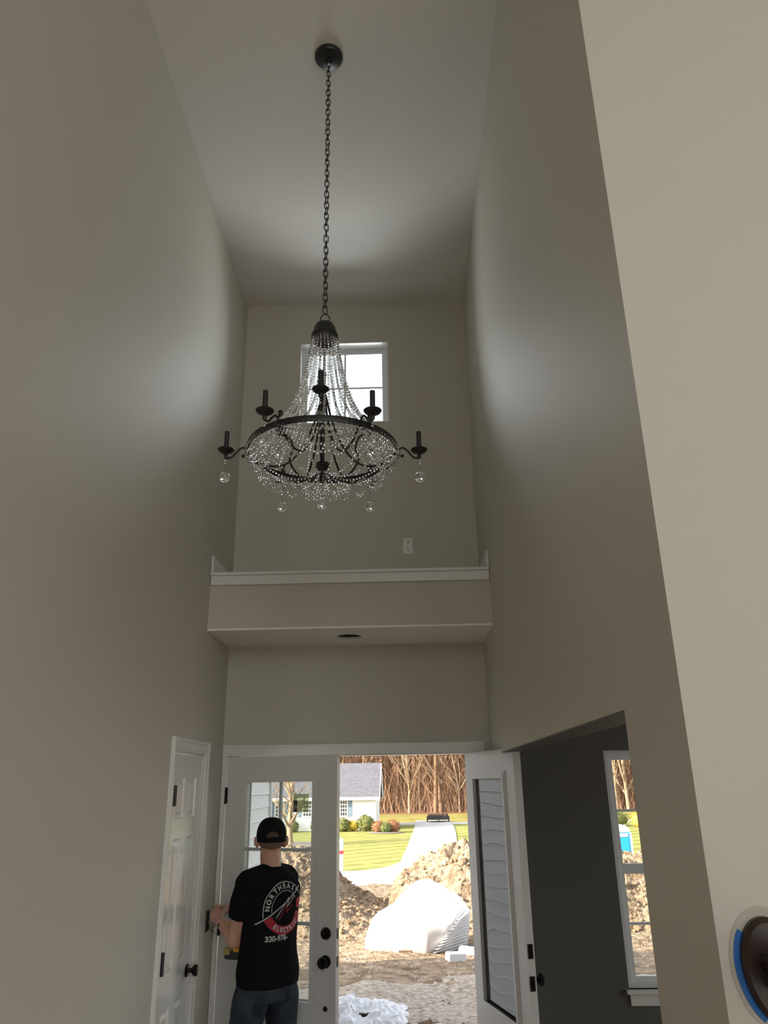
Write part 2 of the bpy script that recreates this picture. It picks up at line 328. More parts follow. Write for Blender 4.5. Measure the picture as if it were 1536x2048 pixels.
tag(MB().box((XR + .001, YOP, ZOP - .006), (XR + .12, 5.06, ZOP), 0).build('header_shade_board', 'dark_wall'), 'dark board put in as shade under the wide opening header', 'trim', kind='structure')  # dark board added so the header's lit underside reads as shaded
wd = thing('window_9', (4.46, 3.4, .6), 'wide window added in the unseen end wall of the side room for fill light', 'window', kind='structure')  # window added out of view so fill light reaches the left wall
panel_cells([2.35, 2.4, 4.4, 4.45], [.6, .65, 2.05, 2.1], lambda u, w: not (2.4 < u < 4.4 and .65 < w < 2.05), 'x', 4.42, 4.48).build('window_frame', 'vinyl', wd)
MB().box((4.447, 2.4, .65), (4.453, 4.4, 2.05)).build('pane', 'glass', wd)
# ---- ledge over the doors: front wall, soffit with a round cut-out, painted cap boards
lw = tag(MB().box((XL, YL, ZS + .012), (XR, YL + .1, ZT - .02)).build('wall_ledge', 'wall'), 'greige face of the plant ledge above the doors', 'wall', kind='structure')
bm = bmesh.new()
outer = [bm.verts.new((x, y, ZS)) for x, y in ((XL, YL), (XR, YL), (XR, D), (XL, D))]
ring = [bm.verts.new((-0.367 + .083 * (1 + .05 * math.sin(3 * 2 * PI * k / 28)) * math.cos(2 * PI * k / 28), 4.972 + .083 * math.sin(2 * PI * k / 28), ZS)) for k in range(28)]
es = [bm.edges.new((outer[i], outer[(i + 1) % 4])) for i in range(4)] + [bm.edges.new((ring[i], ring[(i + 1) % 28])) for i in range(28)]
bmesh.ops.triangle_fill(bm, edges=es, use_beauty=True)
kill = [f for f in bm.faces if (Vector((-0.367, 4.972)) - f.calc_center_median().xy).length < .07 and all(v in ring for v in f.verts)]
bmesh.ops.delete(bm, geom=kill, context='FACES_ONLY')
ex = bmesh.ops.extrude_face_region(bm, geom=bm.faces[:])
for g in ex['geom']:
    if isinstance(g, bmesh.types.BMVert): g.co.z += .0125
so = tag(MB().bm(bm).build('ceiling_soffit', 'soffit'), 'white underside of the ledge with a round light cut-out', 'ceiling', kind='structure')
tp = thing('trim_1', (-.34, YL, ZT), 'white painted cap board along the plant ledge', 'trim', kind='structure')
MB().box((XL + .004, YL - .018, ZT - .066), (XR - .004, YL, ZT - .004), .003).build('apron_board', 'white', tp)
MB().box((XL + .004, YL - .03, ZT - .004), (XR - .004, D, ZT + .016), .003).build('cap_board', 'white', tp)
tag(MB().box((XL, YL - .004, ZT + .016), (XL + .015, D, ZT + .135), .003).build('baseboard_left', 'white'), 'white baseboard on the left wall above the ledge', 'baseboard', kind='structure')
tag(MB().box((XR - .015, YL - .004, ZT + .016), (XR, D, ZT + .135), .003).build('baseboard_right', 'white'), 'white baseboard on the right wall above the ledge', 'baseboard', kind='structure')
tag(MB().box((-.06, D - .03, ZC - .012), (-.035, D - .012, ZC)).build('trim_4', 'ceiling'), 'small plaster nick at the ceiling edge above the window', 'trim', kind='structure')

# ---- casing of the front doors (stepped profile), jambs, threshold
def casing_head(mb, x0, x1, z0, w, y):
    for (a, b, d) in ((0, .012, .010), (.012, .05, .014), (.05, .062, .019), (.062, w, .015)): mb.box((x0, y - d, z0 + a), (x1, y, z0 + b))
tc = thing('trim_2', (-.39, D, 0), 'white moulded casing and jambs around the front doors', 'trim', kind='structure')
mb = MB(); casing_head(mb, XL + .002, .52, DZ - .005, .066, D); mb.build('head_casing', 'white', tc)
MB().box((XL + .002, D - .014, 0), (DX0 - .004, D, DZ - .005), .003).build('side_casing', 'white', tc)
mb = MB(); mb.box((DX1 + .004, D - .014, 0), (.50, D, DZ - .005)); mb.box((.50, D - .019, 0), (.52, D, DZ - .005)); mb.build('side_casing', 'white', tc)
MB().box((DX0 - .03, D - .002, 0), (DX0, D + .16, DZ + .02)).build('jamb', 'white', tc)
MB().box((DX1, D - .002, 0), (DX1 + .03, D + .16, DZ + .02)).build('jamb', 'white', tc)
MB().box((DX0, D - .002, DZ), (DX1, D + .16, DZ + .02)).build('head_jamb', 'white', tc)
MB().box((DX0, D + .05, DZ - .014), (DX1, D + .16, DZ)).build('door_stop', 'white', tc)
MB().box((DX0 - .03, D, -.03), (DX1 + .03, D + .2, 0.012)).build('threshold', 'bronze', tc)

# ---- front door leaves: 2x3 lite glass, built closed along local +x from the hinge (front face = room side at y=0, outside at +t)
def knob_set(parent, x, z, y, s, kind):
    p = empty('door_knob' if kind == 'knob' else 'deadbolt'); p.parent = parent
    prof = [(.001, .0), (.033, .0), (.034, .006), (.030, .011)]
    if kind == 'knob': prof += [(.012, .013), (.011, .030), (.020, .036), (.029, .044), (.031, .055), (.026, .064), (.010, .067), (.001, .067)]
    else: prof += [(.028, .016), (.026, .02), (.001, .021)]
    bpy.data.objects.remove(p)
    mb = MB(); mb.lathe(prof, (0, 0, 0), 24, 'y')
    if kind == 'bolt': mb.box((-.004, -.034, -.014), (.004, -.02, .014), .002)
    for i, v in enumerate(mb.v): mb.v[i] = (x + v[0], y + s * v[1], z + v[2])
    mb.build('door_knob' if kind == 'knob' else 'deadbolt', 'bronze', parent, auto=35)
def door_leaf(name, hinge, ang, mirror, label, gm='glass_door'):
    W, H, T = .807, 2.03, .045
    o = empty(name, (hinge[0], hinge[1], 0.016), label, 'door', kind='structure'); o.rotation_euler.z = ang
    sx = -1 if mirror else 1
    X = lambda v: sx * v
    gx0, gx1, gz0, gz1 = .155, .645, .645, 1.875
    def b(x0, y0, z0, x1, y1, z1, bev=0.0): return MB().box((X(x0), y0, z0), (X(x1), y1, z1), bev)
    us = [0, gx0, gx1, W]; ws = [0, gz0, gz1, H]
    mb = panel_cells([X(u) for u in us][::sx], ws, lambda u, w: not (gx0 < abs(u) < gx1 and gz0 < w < gz1), 'y', 0, T); mb.build('slab', 'door', o)
    for fy, s in ((0, -1), (T, 1)):                      # raised glazing frame on both faces, stepped
        for (e, d) in ((.034, .007), (.020, .013)):
            m2 = MB(); xa, xb, za, zb = gx0 - e, gx1 + e, gz0 - e, gz1 + e; y0, y1 = sorted((fy, fy + s * d))
            inn = .006
            m2 = panel_cells(sorted([X(xa), X(gx0 + inn), X(gx1 - inn), X(xb)]), [za, gz0 + inn, gz1 - inn, zb], lambda u, w: not (gx0 + inn < abs(u) < gx1 - inn and gz0 + inn < w < gz1 - inn), 'y', y0, y1)
            m2.build('glazing_frame', 'door', o)
    for yp in (T / 2 - .012, T / 2 + .012): MB().box((X(gx0), yp - .0015, gz0), (X(gx1), yp + .0015, gz1)).build('pane', gm, o)
    for k in (1,): 
        x = gx0 + (gx1 - gx0) / 2
        b(x - .010, T / 2 - .009, gz0, x + .010, T / 2 + .009, gz1, .002).build('muntin', 'door', o)
    for k in (1, 2):
        z = gz0 + (gz1 - gz0) * k / 3
        b(gx0, T / 2 - .0085, z - .010, gx1, T / 2 + .0085, z + .010, .002).build('muntin', 'door', o)
    # two small raised panels below the glass
    for (xa, xb) in ((.155, .385), (.42, .645)):
        for fy, s in ((0, -1), (T, 1)):
            y0, y1 = sorted((fy, fy + s * .008)); b(xa, y0, .15, xb, y1, .53, .006).build('panel', 'door', o)
    for z in (1.79, 1.02, .25):
        hm = b(-.012, -.006, z - .05, .012, .006, z + .05); hm.tube([(X(-.004), -.008, z - .052), (X(-.004), -.008, z + .052)], .007, 8); hm.build('hinge', 'black', o)
    return o, X, W, T
od, X, W, T = door_leaf('door_2', (DX0 + .004, D + .004), -math.radians(19), False, 'white front door leaf with six-lite glass left ajar behind the worker')
for s, y in ((1, 0), (-1, T)):
    knob_set(od, .742, .865, y, s, 'knob'); knob_set(od, .742, 1.012, y, s, 'bolt')
MB().lathe([(.001, 0), (.014, 0), (.014, .003), (.001, .004)], (.742, 0, .625), 16, 'y').build('bore_plug', 'black', od)
for z in (.865, 1.012): MB().box((W, T / 2 - .012, z - .028), (W + .002, T / 2 + .012, z + .028)).build('latch_plate', 'bronze', od)
st = thing('glass_sticker', (0, 0, 0), 'pale green square sticker on the upper right door pane', 'sticker')
st['shift'] = 0; st.location = od.location; st.rotation_euler = od.rotation_euler
MB().box((.497, T / 2 - .0145, 1.685), (.607, T / 2 - .0135, 1.795), .0002).build('backing', 'sticker', st)
MB().box((.497, T / 2 - .0152, 1.685), (.527, T / 2 - .0145, 1.757)).build('barcode', 'sticker_line', st)
MB().box((.505, T / 2 - .0156, 1.728), (.527, T / 2 - .0152, 1.757)).build('print_block', 'slot', st)
MB().box((.505, T / 2 - .0156, 1.688), (.527, T / 2 - .0152, 1.708)).build('print_block', 'slot', st)
for k in range(6): MB().box((.533, T / 2 - .0152, 1.70 + k * .011), (.597, T / 2 - .0145, 1.7015 + k * .011)).build('print_line', 'sticker_line', st)
od3, X, W, T = door_leaf('door_3', (DX1 - .004, D - .02), math.radians(105.5), True, 'white front door leaf with reflecting glass swung wide open on the right', 'glass_boosted')
for z, hgt in ((.865, .034), (1.012, .034)):
    MB().box((-W - .003, T / 2 - .014, z - hgt), (-W, T / 2 + .014, z + hgt)).build('latch_plate', 'bronze', od3)
MB().box((-W - .016, T / 2 - .008, .855), (-W - .003, T / 2 + .008, .875)).build('latch_bolt', 'bronze', od3)
knob_set(od3, -.742, .865, 0, 1, 'knob'); knob_set(od3, -.742, 1.012, 0, 1, 'bolt'); 
MB().box((-W - .002, -.03, .56), (-W + .03, .0, .655), .004).build('flush_bolt', 'black', od3)

# ---- closet door: six raised panels, casing, hinges, knob
tcl = thing('trim_3', (XL, 4.5, 0), 'white moulded casing around the closet door', 'trim', kind='structure')
def cas_side(y0, y1, flip):
    mb = MB(); w = y1 - y0
    for a, b_, d in ((0, .012, .010), (.012, .045, .014), (.045, .058, .019), (.058, w, .015)):
        if flip: mb.box((XL, y0 + a, 0), (XL + d, y0 + b_, CZ + .066))
        else: mb.box((XL, y1 - b_, 0), (XL + d, y1 - a, CZ + .066))
    return mb
cas_side(CY0 - .064, CY0 + .002, False).build('side_casing', 'white', tcl); cas_side(CY1 - .002, CY1 + .085, True).build('side_casing', 'white', tcl)
mb = MB()
for a, b_, d in ((0, .012, .010), (.012, .05, .014), (.05, .066, .0195)): mb.box((XL, CY0 + .002, CZ + a - .002), (XL + d, CY1 - .002, CZ + b_))
mb.build('head_casing', 'white', tcl)
MB().box((XL - .13, CY0, 0), (XL - .002, CY0 + .012, CZ)).build('jamb', 'white', tcl); MB().box((XL - .13, CY1 - .012, 0), (XL - .002, CY1, CZ)).build('jamb', 'white', tcl)
MB().box((XL - .13, CY0 + .012, CZ - .012), (XL - .002, CY1 - .012, CZ)).build('head_jamb', 'white', tcl)
dc = thing('door_1', (XL - .03, 4.49, 0), 'white six-panel closet door with black knob in the left wall', 'door', kind='structure')
a0, a1 = CY0 + .015, CY1 - .015; dw = a1 - a0; sx = XL - .008
pans = [(z0, z1) for z0, z1 in ((.24, .80), (.97, 1.60), (1.70, 1.915))]
cols_ = [(a0 + .105, a0 + dw / 2 - .045), (a0 + dw / 2 + .045, a1 - .105)]
inpan = lambda u, w: any(p[0] < w < p[1] for p in pans) and any(c[0] < u < c[1] for c in cols_)
panel_cells(sorted([a0, a1] + [v for c in cols_ for v in c]), sorted([.01, CZ - .016] + [v for p in pans for v in p]), lambda u, w: not inpan(u, w), 'x', sx - .035, sx).build('slab', 'door', dc)
for (z0, z1) in pans:
    for (y0, y1) in cols_:
        r = lambda e, x: [(x, y0 + e, z0 + e), (x, y1 - e, z0 + e), (x, y1 - e, z1 - e), (x, y0 + e, z1 - e)]
        MB().loft([r(0, sx - .02), r(0, sx - .0005), r(.010, sx - .011), r(.018, sx - .011), r(.036, sx - .002), r(.037, sx - .0015)]).build('panel', 'door', dc)
for z in (1.82, 1.04, .26):
    hm = MB().box((sx - .001, a0 - .004, z - .05), (sx + .003, a0 + .03, z + .05)); hm.tube([(XL + .014, a0 + .006, z - .052), (XL + .014, a0 + .006, z + .052)], .009, 10); hm.box((sx, a0 + .0, z - .05), (XL + .014, a0 + .012, z + .05)); hm.build('hinge', 'black', dc)
kb = MB(); kb.lathe([(.001, 0), (.032, 0), (.033, .006), (.029, .011), (.012, .013), (.011, .03), (.02, .036), (.028, .044), (.030, .055), (.025, .064), (.01, .067), (.001, .067)], (sx, 4.74, .905), 24, 'x'); kb.build('door_knob', 'bronze', dc, auto=35)

# ---- upper window
w1 = thing('window_1', ((WX0 + WX1) / 2, D + .1, WZ0), 'small bright square window high over the doors', 'window', kind='structure')
def win_unit(w, x0, x1, z0, z1, y, ft, sashes, cols=2, rows=2, fm='vinyl'):
    fr = panel_cells([x0, x0 + ft, x1 - ft, x1], [z0, z0 + ft, z1 - ft, z1], lambda u, v: not (x0 + ft < u < x1 - ft and z0 + ft < v < z1 - ft), 'y', y, y + .055); fr.build('window_frame', fm, w)
    for (za, zb) in sashes:
        s = .03; xa, xb = x0 + ft, x1 - ft
        panel_cells([xa, xa + s, xb - s, xb], [za, za + s, zb - s, zb], lambda u, v: not (xa + s < u < xb - s and za + s < v < zb - s), 'y', y + .012, y + .045).build('sash', fm, w)
        MB().box((xa + s, y + .026, za + s), (xb - s, y + .031, zb - s)).build('pane', 'glass', w)
        for k in range(1, cols):
            x = xa + s + (xb - xa - 2 * s) * k / cols; MB().box((x - .008, y + .02, za + s), (x + .008, y + .036, zb - s)).build('muntin', fm, w)
        for k in range(1, rows):
            z = za + s + (zb - za - 2 * s) * k / rows; MB().box((xa + s, y + .0205, z - .008), (xb - s, y + .0355, z + .008)).build('muntin', fm, w)
for nm_, a_, b_ in (('reveal_bounce_board', (WX0, D + .001, WZ1 - .004), (WX1, D + .09, WZ1)), ('reveal_bounce_board', (WX0, D + .001, WZ0), (WX1, D + .09, WZ0 + .004)), ('reveal_bounce_board', (WX0, D + .001, WZ0 + .004), (WX0 + .004, D + .09, WZ1 - .004)), ('reveal_bounce_board', (WX1 - .004, D + .001, WZ0 + .004), (WX1, D + .09, WZ1 - .004))):  # white lining added to brighten the reveal and bounce light to the ceiling
    MB().box(a_, b_).build(nm_, 'white', w1)
win_unit(w1, WX0, WX1, WZ0, WZ1, D + .09, .022, [(WZ0 + .022, WZ1 - .022)])
# ---- side room window with sill
w2 = thing('window_2', ((DWX0 + DWX1) / 2, D + .1, DWZ0), 'tall double-hung window in the charcoal wall of the side room', 'window', kind='structure')
win_unit(w2, DWX0, DWX1, DWZ0, DWZ1, D + .03, .03, [(DWZ0 + .03, 1.33), (1.33, DWZ1 - .03)], cols=2, rows=2)
MB().box((DWX0 - .02, D - .035, DWZ0 - .022), (DWX1 + .02, D + .035, DWZ0), .004).build('window_sill', 'white', w2)
MB().box((DWX0 + .0, D - .014, DWZ0 - .085), (DWX1 - .0, D, DWZ0 - .022), .003).build('apron', 'white', w2)

# ================================================================== SMALL FITTINGS
ot = thing('wall_outlet', (.045, D, 3.515), 'white duplex outlet on the front wall above the ledge', 'outlet')
MB().box((.010, D - .006, 3.455), (.080, D, 3.575), .002).build('cover_plate', 'plate', ot)
for z in (3.487, 3.543):
    s = MB(); s.lathe([(.001, .0), (.017, .0), (.017, .003), (.001, .003)], (.045, D - .006, z), 16, 'y').build('socket', 'plate', ot)
    for dx in (-.007, .007): MB().box((.045 + dx - .0022, D - .0105, z - .002), (.045 + dx + .0022, D - .009, z + .010)).build('slot', 'slot', ot)
    MB().box((.045 - .003, D - .0105, z - .012), (.045 + .003, D - .009, z - .006)).build('slot', 'slot', ot)
# open switch box being wired
sb = thing('switch_box', (XL, 5.12, 1.09), 'open dark switch box with loose wires beside the front door', 'switch box')
panel_cells([5.08, 5.086, 5.144, 5.15], [1.035, 1.041, 1.144, 1.15], lambda u, w: not (5.086 < u < 5.144 and 1.041 < w < 1.144), 'x', XL + .0005, XL + .006).build('box_rim', 'dark_plastic', sb)
MB().box((XL + .0002, 5.086, 1.041), (XL + .001, 5.144, 1.144)).build('box_cavity', 'dark_plastic', sb)
for k, (dy, z, e) in enumerate(((5.10, 1.12, (-1.165, 4.93, 1.155)), (5.115, 1.09, (-1.15, 4.93, 1.12)), (5.13, 1.07, (-1.155, 4.95, 1.10)))):
    MB().tube(smooth_path([(XL + .002, dy, z), (XL + .05, dy - .04, z - .02 - .01 * k), (-1.18, 5.0, z - .01), e]), .0022, 6).build('wire', 'wire_black' if k != 1 else 'copper', sb)
# handrail end on the bright wall
hr = thing('handrail', (.655, YEND, 1.54), 'dark wooden handrail end on an oval rosette with blue tape', 'handrail')
def oval(cx, cz, a, b, y0, y1, tilt=0.12, a0=0, a1=2 * PI, n=40, inner=None):
    mb = MB(); pts = []
    def P(ra, rb, t): 
        u, w = ra * math.cos(t), rb * math.sin(t); return (cx + u * math.cos(tilt) - w * math.sin(tilt), cz + u * math.sin(tilt) + w * math.cos(tilt))
    if inner:
        rings = []
        for k in range(n + 1):
            t = a0 + (a1 - a0) * k / n; p = P(a, b, t); q = P(inner[0], inner[1], t)
            rings.append([(p[0], y0, p[1]), (p[0], y1, p[1]), (q[0], y1, q[1]), (q[0], y0, q[1])])
        return mb.loft(rings)
    return mb.loft([[(P(a * s, b * s, 2 * PI * k / n)[0], y, P(a * s, b * s, 2 * PI * k / n)[1]) for k in range(n)] for y, s in ((y0, 1), ((y0 * .4 + y1 * .6), 1), (y1, .90))])
RC = (.653, 1.535)
oval(RC[0], RC[1], .057, .088, YEND, YEND - .02, tilt=.16).build('rosette', 'wood_dark', hr, auto=30)
oval(RC[0], RC[1], .076, .104, YEND - .0015, YEND, tilt=.16, inner=(.054, .086)).build('patch_ring', mat('spackle', (.44, .42, .36), .8), hr)
oval(RC[0], RC[1], .068, .097, YEND - .003, YEND - .0015, tilt=.16, a0=PI * .72, a1=PI * 1.28, inner=(.055, .087)).build('masking_tape', 'tape', hr)
prof = [(-.036, .0), (-.040, .014), (-.032, .028), (-.014, .036), (.014, .036), (.032, .028), (.040, .014), (.036, 0), (.026, -.014), (.030, -.03), (-.030, -.03), (-.026, -.014)]
rr = []
for k in range(8):
    t = k / 7; y = YEND - .018 - t * .95; rr.append([(.662 + u, y, 1.538 + .16 * (t * .95) + w) for u, w in prof])
MB().loft(rr).build('rail', 'wood_dark', hr, auto=30)
MB().box((.615, .56, 0), (.709, .65, 1.82), .006).build('newel_post', 'wood_dark', hr)

# ================================================================== CHANDELIER
CX, CY = -0.340, 3.017
ch = thing('chandelier', (CX, CY, ZC), 'black iron nine-light chandelier draped in crystal beads hanging from a long chain', 'chandelier')
MB().lathe([(.001, ZC), (.078, ZC), (.078, ZC - .012), (.070, ZC - .024), (.03, ZC - .034), (.012, ZC - .045), (.001, ZC - .046)], (CX, CY, 0), 32).build('canopy', 'black', ch, auto=35)
def stadium(L, w, r, n=8):
    pts = []; h = L / 2 - w / 2
    for k in range(9): a = PI * k / 8; pts.append((w / 2 * math.cos(a), 0, h + w / 2 * math.sin(a)))
    for k in range(9): a = PI + PI * k / 8; pts.append((w / 2 * math.cos(a), 0, -h + w / 2 * math.sin(a)))
    return MB().tube(pts, r, n, closed=True)
lm = stadium(.046, .021, .0027, 6); lo = lm.build('chain_link', 'black', ch, smooth=True)
zt_, zb_ = ZC - .05, 3.975; nl = 47
for k in range(nl):
    o = lo if k == 0 else lo.copy()
    if k: col.objects.link(o)
    o.location = (CX, CY, zt_ - (zt_ - zb_) * (k + .35) / nl); o.rotation_euler.z = (k % 2) * PI / 2 + .5 + random.uniform(-.25, .25)
hrg = MB().tube([(CX + .022 * math.cos(2 * PI * k / 20), CY, 3.945 + .026 * math.sin(2 * PI * k / 20)) for k in range(20)], .0028, 6, closed=True)
hrg.build('hanging_ring', 'black', ch, smooth=True)
MB().lathe([(.001, 3.925), (.022, 3.923), (.042, 3.912), (.052, 3.89), (.054, 3.868), (.062, 3.860), (.064, 3.846), (.056, 3.838), (.052, 3.82), (.05, 3.815), (.001, 3.818)], (CX, CY, 0), 32).build('crown', 'black', ch, auto=40)
MB().lathe([(.001, 3.83), (.006, 3.825), (.006, 3.66), (.012, 3.645), (.008, 3.62), (.008, 3.48), (.011, 3.46), (.007, 3.44), (.007, 3.20), (.030, 3.195), (.034, 3.175), (.020, 3.155), (.012, 3.145), (.015, 3.12), (.010, 3.105), (.001, 3.10)], (CX, CY, 0), 20).build('centre_column', 'black', ch, auto=40)
RR, RZ = .330, 3.250
rg = MB(); rings = []
for k in range(96):
    a = 2 * PI * k / 96; c, s = math.cos(a), math.sin(a)
    rings.append([(CX + (RR + dr) * c, CY + (RR + dr) * s, RZ + dz) for dr, dz in ((-.0035, -.0135), (.0035, -.0135), (.0045, -.010), (.0045, .010), (.0035, .0135), (-.0035, .0135))])
rg.loft(rings, cap=False, closed=True).build('ring_band', 'black', ch, auto=35)
_b = bmesh.new(); bmesh.ops.create_icosphere(_b, subdivisions=2, radius=1); _b.verts.index_update()
BV = np.array([v.co[:] for v in _b.verts]); BF = [[v.index for v in f.verts] for f in _b.faces]; _b.free()
def beads(pts, r, name, parent, mt='bead', spacing=.0150):
    pts = [Vector(p) for p in pts]; mb = MB(); acc = 0.0; last = pts[0]; nxt = 0.0
    L = [0.0]
    for i in range(1, len(pts)): L.append(L[-1] + (pts[i] - pts[i - 1]).length)
    n = max(2, int(L[-1] / spacing)); j = 0
    for k in range(n + 1):
        t = L[-1] * k / n
        while j < len(L) - 2 and L[j + 1] < t: j += 1
        p = pts[j].lerp(pts[j + 1], (t - L[j]) / max(1e-9, L[j + 1] - L[j]))
        an = random.uniform(0, 3); ca, sa = math.cos(an), math.sin(an)
        V = BV @ np.array([[ca, sa, 0], [-sa, ca, 0], [0, 0, 1]]) * (r * random.uniform(.92, 1.05)) + np.array(p[:])
        mb.add(V.tolist(), BF)
    return mb.build(name, mt, parent)
def pol(r, a, z): return (CX + r * math.cos(a), CY + r * math.sin(a), z)
ROT = math.radians(3.5)
def candle_arm(a, path, cup_r, cup_z, h, drop):
    ar = MB().tube(smooth_path([pol(r, a, z) for r, z in path], 7), .0048, 8).build('arm', 'black', ch, smooth=True)
    c = pol(cup_r, a, 0)
    MB().lathe([(.001, cup_z - .026), (.006, cup_z - .024), (.010, cup_z - .012), (.008, cup_z - .004), (.014, cup_z), (.030, cup_z + .008), (.037, cup_z + .017), (.036, cup_z + .019), (.026, cup_z + .014), (.012, cup_z + .012), (.001, cup_z + .012)], c, 24).build('bobeche', 'black', ar, auto=45)
    MB().lathe([(.001, cup_z + .012), (.0135, cup_z + .012), (.0135, cup_z + .018), (.0108, cup_z + .019), (.0108, cup_z + h), (.0095, cup_z + h + .001), (.0090, cup_z + h - .01), (.001, cup_z + h - .012)], c, 16).build('candle_sleeve', 'black', ar, auto=40)
    for k, (dz, r) in enumerate(((.034, .005), (.048, .0062))): MB().ico((c[0], c[1], cup_z - dz), r, 2).build('crystal_bead', 'bead', ar)
    MB().ico((c[0], c[1], cup_z - drop), .0235, 4).build('crystal_ball', 'crystal', ar, smooth=True)
    MB().tube([(c[0], c[1], cup_z - .022), (c[0], c[1], cup_z - drop + .02)], .0006, 4).build('wire', 'black', ar)
for k in range(6):
    a = ROT + k * PI / 3
    candle_arm(a, [(.008, 3.54), (.04, 3.40), (.09, 3.275), (.145, 3.205), (.205, 3.182), (.268, 3.198), (.318, 3.242), (.350, 3.272), (.375, 3.258), (.402, 3.226), (.428, 3.222)], .428, 3.245, .105, .115)
    MB().ico(pol(.352, a, 3.232), .0085, 2).build('stud', 'black', ch, smooth=True)
for k in range(3):
    a = math.radians(270 + 3) + k * 2 * PI / 3
    candle_arm(a, [(.012, 3.16), (.06, 3.14), (.13, 3.17), (.18, 3.25), (.165, 3.31), (.19, 3.375), (.235, 3.39)], .242, 3.415, .105, .115)
# top strands: bell shape from crown to ring; short doubled strands beside them
for k in range(24):
    a = 2 * PI * (k + .35) / 24
    pts = []
    for i in range(25):
        t = i / 24; r = .056 + (RR - .016 - .056) * (.36 * t + .64 * t ** 4); pts.append(pol(r, a + .05 * math.sin(t * 3), 3.852 - (3.852 - 3.262) * t))
    beads(pts, .0058, 'bead_strand', ch)
# swags below the ring
def swag(n, r, z, depth, off, br=.0058, inward=0.0):
    for k in range(n):
        a0 = 2 * PI * (k + off) / n; a1 = a0 + 2 * PI / n; pts = []
        for i in range(15):
            t = i / 14; q = 1 - abs(2 * t - 1) ** 2.7; pts.append(pol(r - inward * q, a0 + (a1 - a0) * (t + .05 * math.sin(2 * PI * t)), z - depth * q))
        beads(pts, br, 'bead_swag', ch)
for dep_, inw_ in ((.030, .004), (.058, .018), (.086, .036), (.112, .058)): swag(6, RR + .005, RZ - .013, dep_, ROT * 6 / (2 * PI), inward=inw_)
swag(20, RR - .05, RZ - .05, .075, .6, inward=.012); swag(12, RR - .012, RZ - .014, .055, .25, inward=.02)
for k in range(14):                     # basket strands from the ring in to the bottom hub
    a = 2 * PI * (k + .2) / 14; pts = []
    for i in range(17):
        t = i / 16; pts.append(pol(RR - .012 - (RR - .05) * t, a, RZ - .014 - .155 * math.sin(PI * min(1, t * 1.0) * .5) + .06 * t ** 3))
    beads(pts, .0052, 'bead_strand', ch, spacing=.0145)
beads([pol(RR + .0075, 2 * PI * k / 64, RZ - .012) for k in range(65)], .0058, 'bead_ring', ch, spacing=.022)
for k in range(5):
    a = 2 * PI * k / 5; beads([pol(.026, a, 3.16), pol(.028, a, 3.05)], .005, 'bead_strand', ch)
MB().ico((CX, CY, 3.005), .0235, 4).build('crystal_ball', 'crystal', ch, smooth=True)
MB().tube([(CX, CY, 3.10), (CX, CY, 3.02)], .0006, 4).build('wire', 'black', ch)

# ================================================================== THE WORKER
def solid(mb, name, voxel, it, m, parent=None, fold=None, shade=True):
    me = mb.mesh('tmp'); bm = bmesh.new(); bm.from_mesh(me); bmesh.ops.recalc_face_normals(bm, faces=bm.faces[:]); bm.to_mesh(me); bm.free()
    t = bpy.data.objects.new('tmp', me); col.objects.link(t)
    r = t.modifiers.new('r', 'REMESH'); r.mode = 'VOXEL'; r.voxel_size = voxel; r.adaptivity = 0
    s = t.modifiers.new('s', 'SMOOTH'); s.iterations = it; s.factor = .5
    dg = bpy.context.evaluated_depsgraph_get(); nm = bpy.data.meshes.new_from_object(t.evaluated_get(dg)); nm.name = name
    bpy.data.objects.remove(t); bpy.data.meshes.remove(me)
    if fold:
        nr = [v.normal.copy() for v in nm.vertices]
        for v, n in zip(nm.vertices, nr): v.co += n * fold(v.co)
    nm.materials.clear(); nm.materials.append(M[m]); nm.polygons.foreach_set('use_smooth', [True] * len(nm.polygons))
    return link(name, nm, parent)
PH = math.radians(48); FW = Vector((-math.sin(PH), math.cos(PH), 0)); RT = Vector((math.cos(PH), math.sin(PH), 0)); UP = Vector((0, 0, 1))
PC = Vector((-0.775, 4.60, 0))
def Lp(f, r, z): return PC + FW * f + RT * r + UP * z
def ring_e(f, r, z, a, b, n=32, p=2.3):
    out = []
    for k in range(n):
        t = 2 * PI * k / n; c, s = math.cos(t), math.sin(t)
        out.append(Lp(f + b * math.copysign(abs(s) ** (2 / p), s), r + a * math.copysign(abs(c) ** (2 / p), c), z))
    return out
PHH = math.radians(14); HF = Vector((-math.sin(PHH), math.cos(PHH), 0)); HR = Vector((math.cos(PHH), math.sin(PHH), 0)); HC = Vector((-.783, 4.615, 1.585))
SL = Lp(0.0, -.160, 1.372); SR = Lp(.03, .138, 1.372)
EL = Vector((-.952, 4.55, 1.082)); WL = Vector((-1.082, 4.735, 1.152)); ER = Vector((-.80, 4.93, 1.17)); WR = Vector((-1.035, 4.955, 1.157))
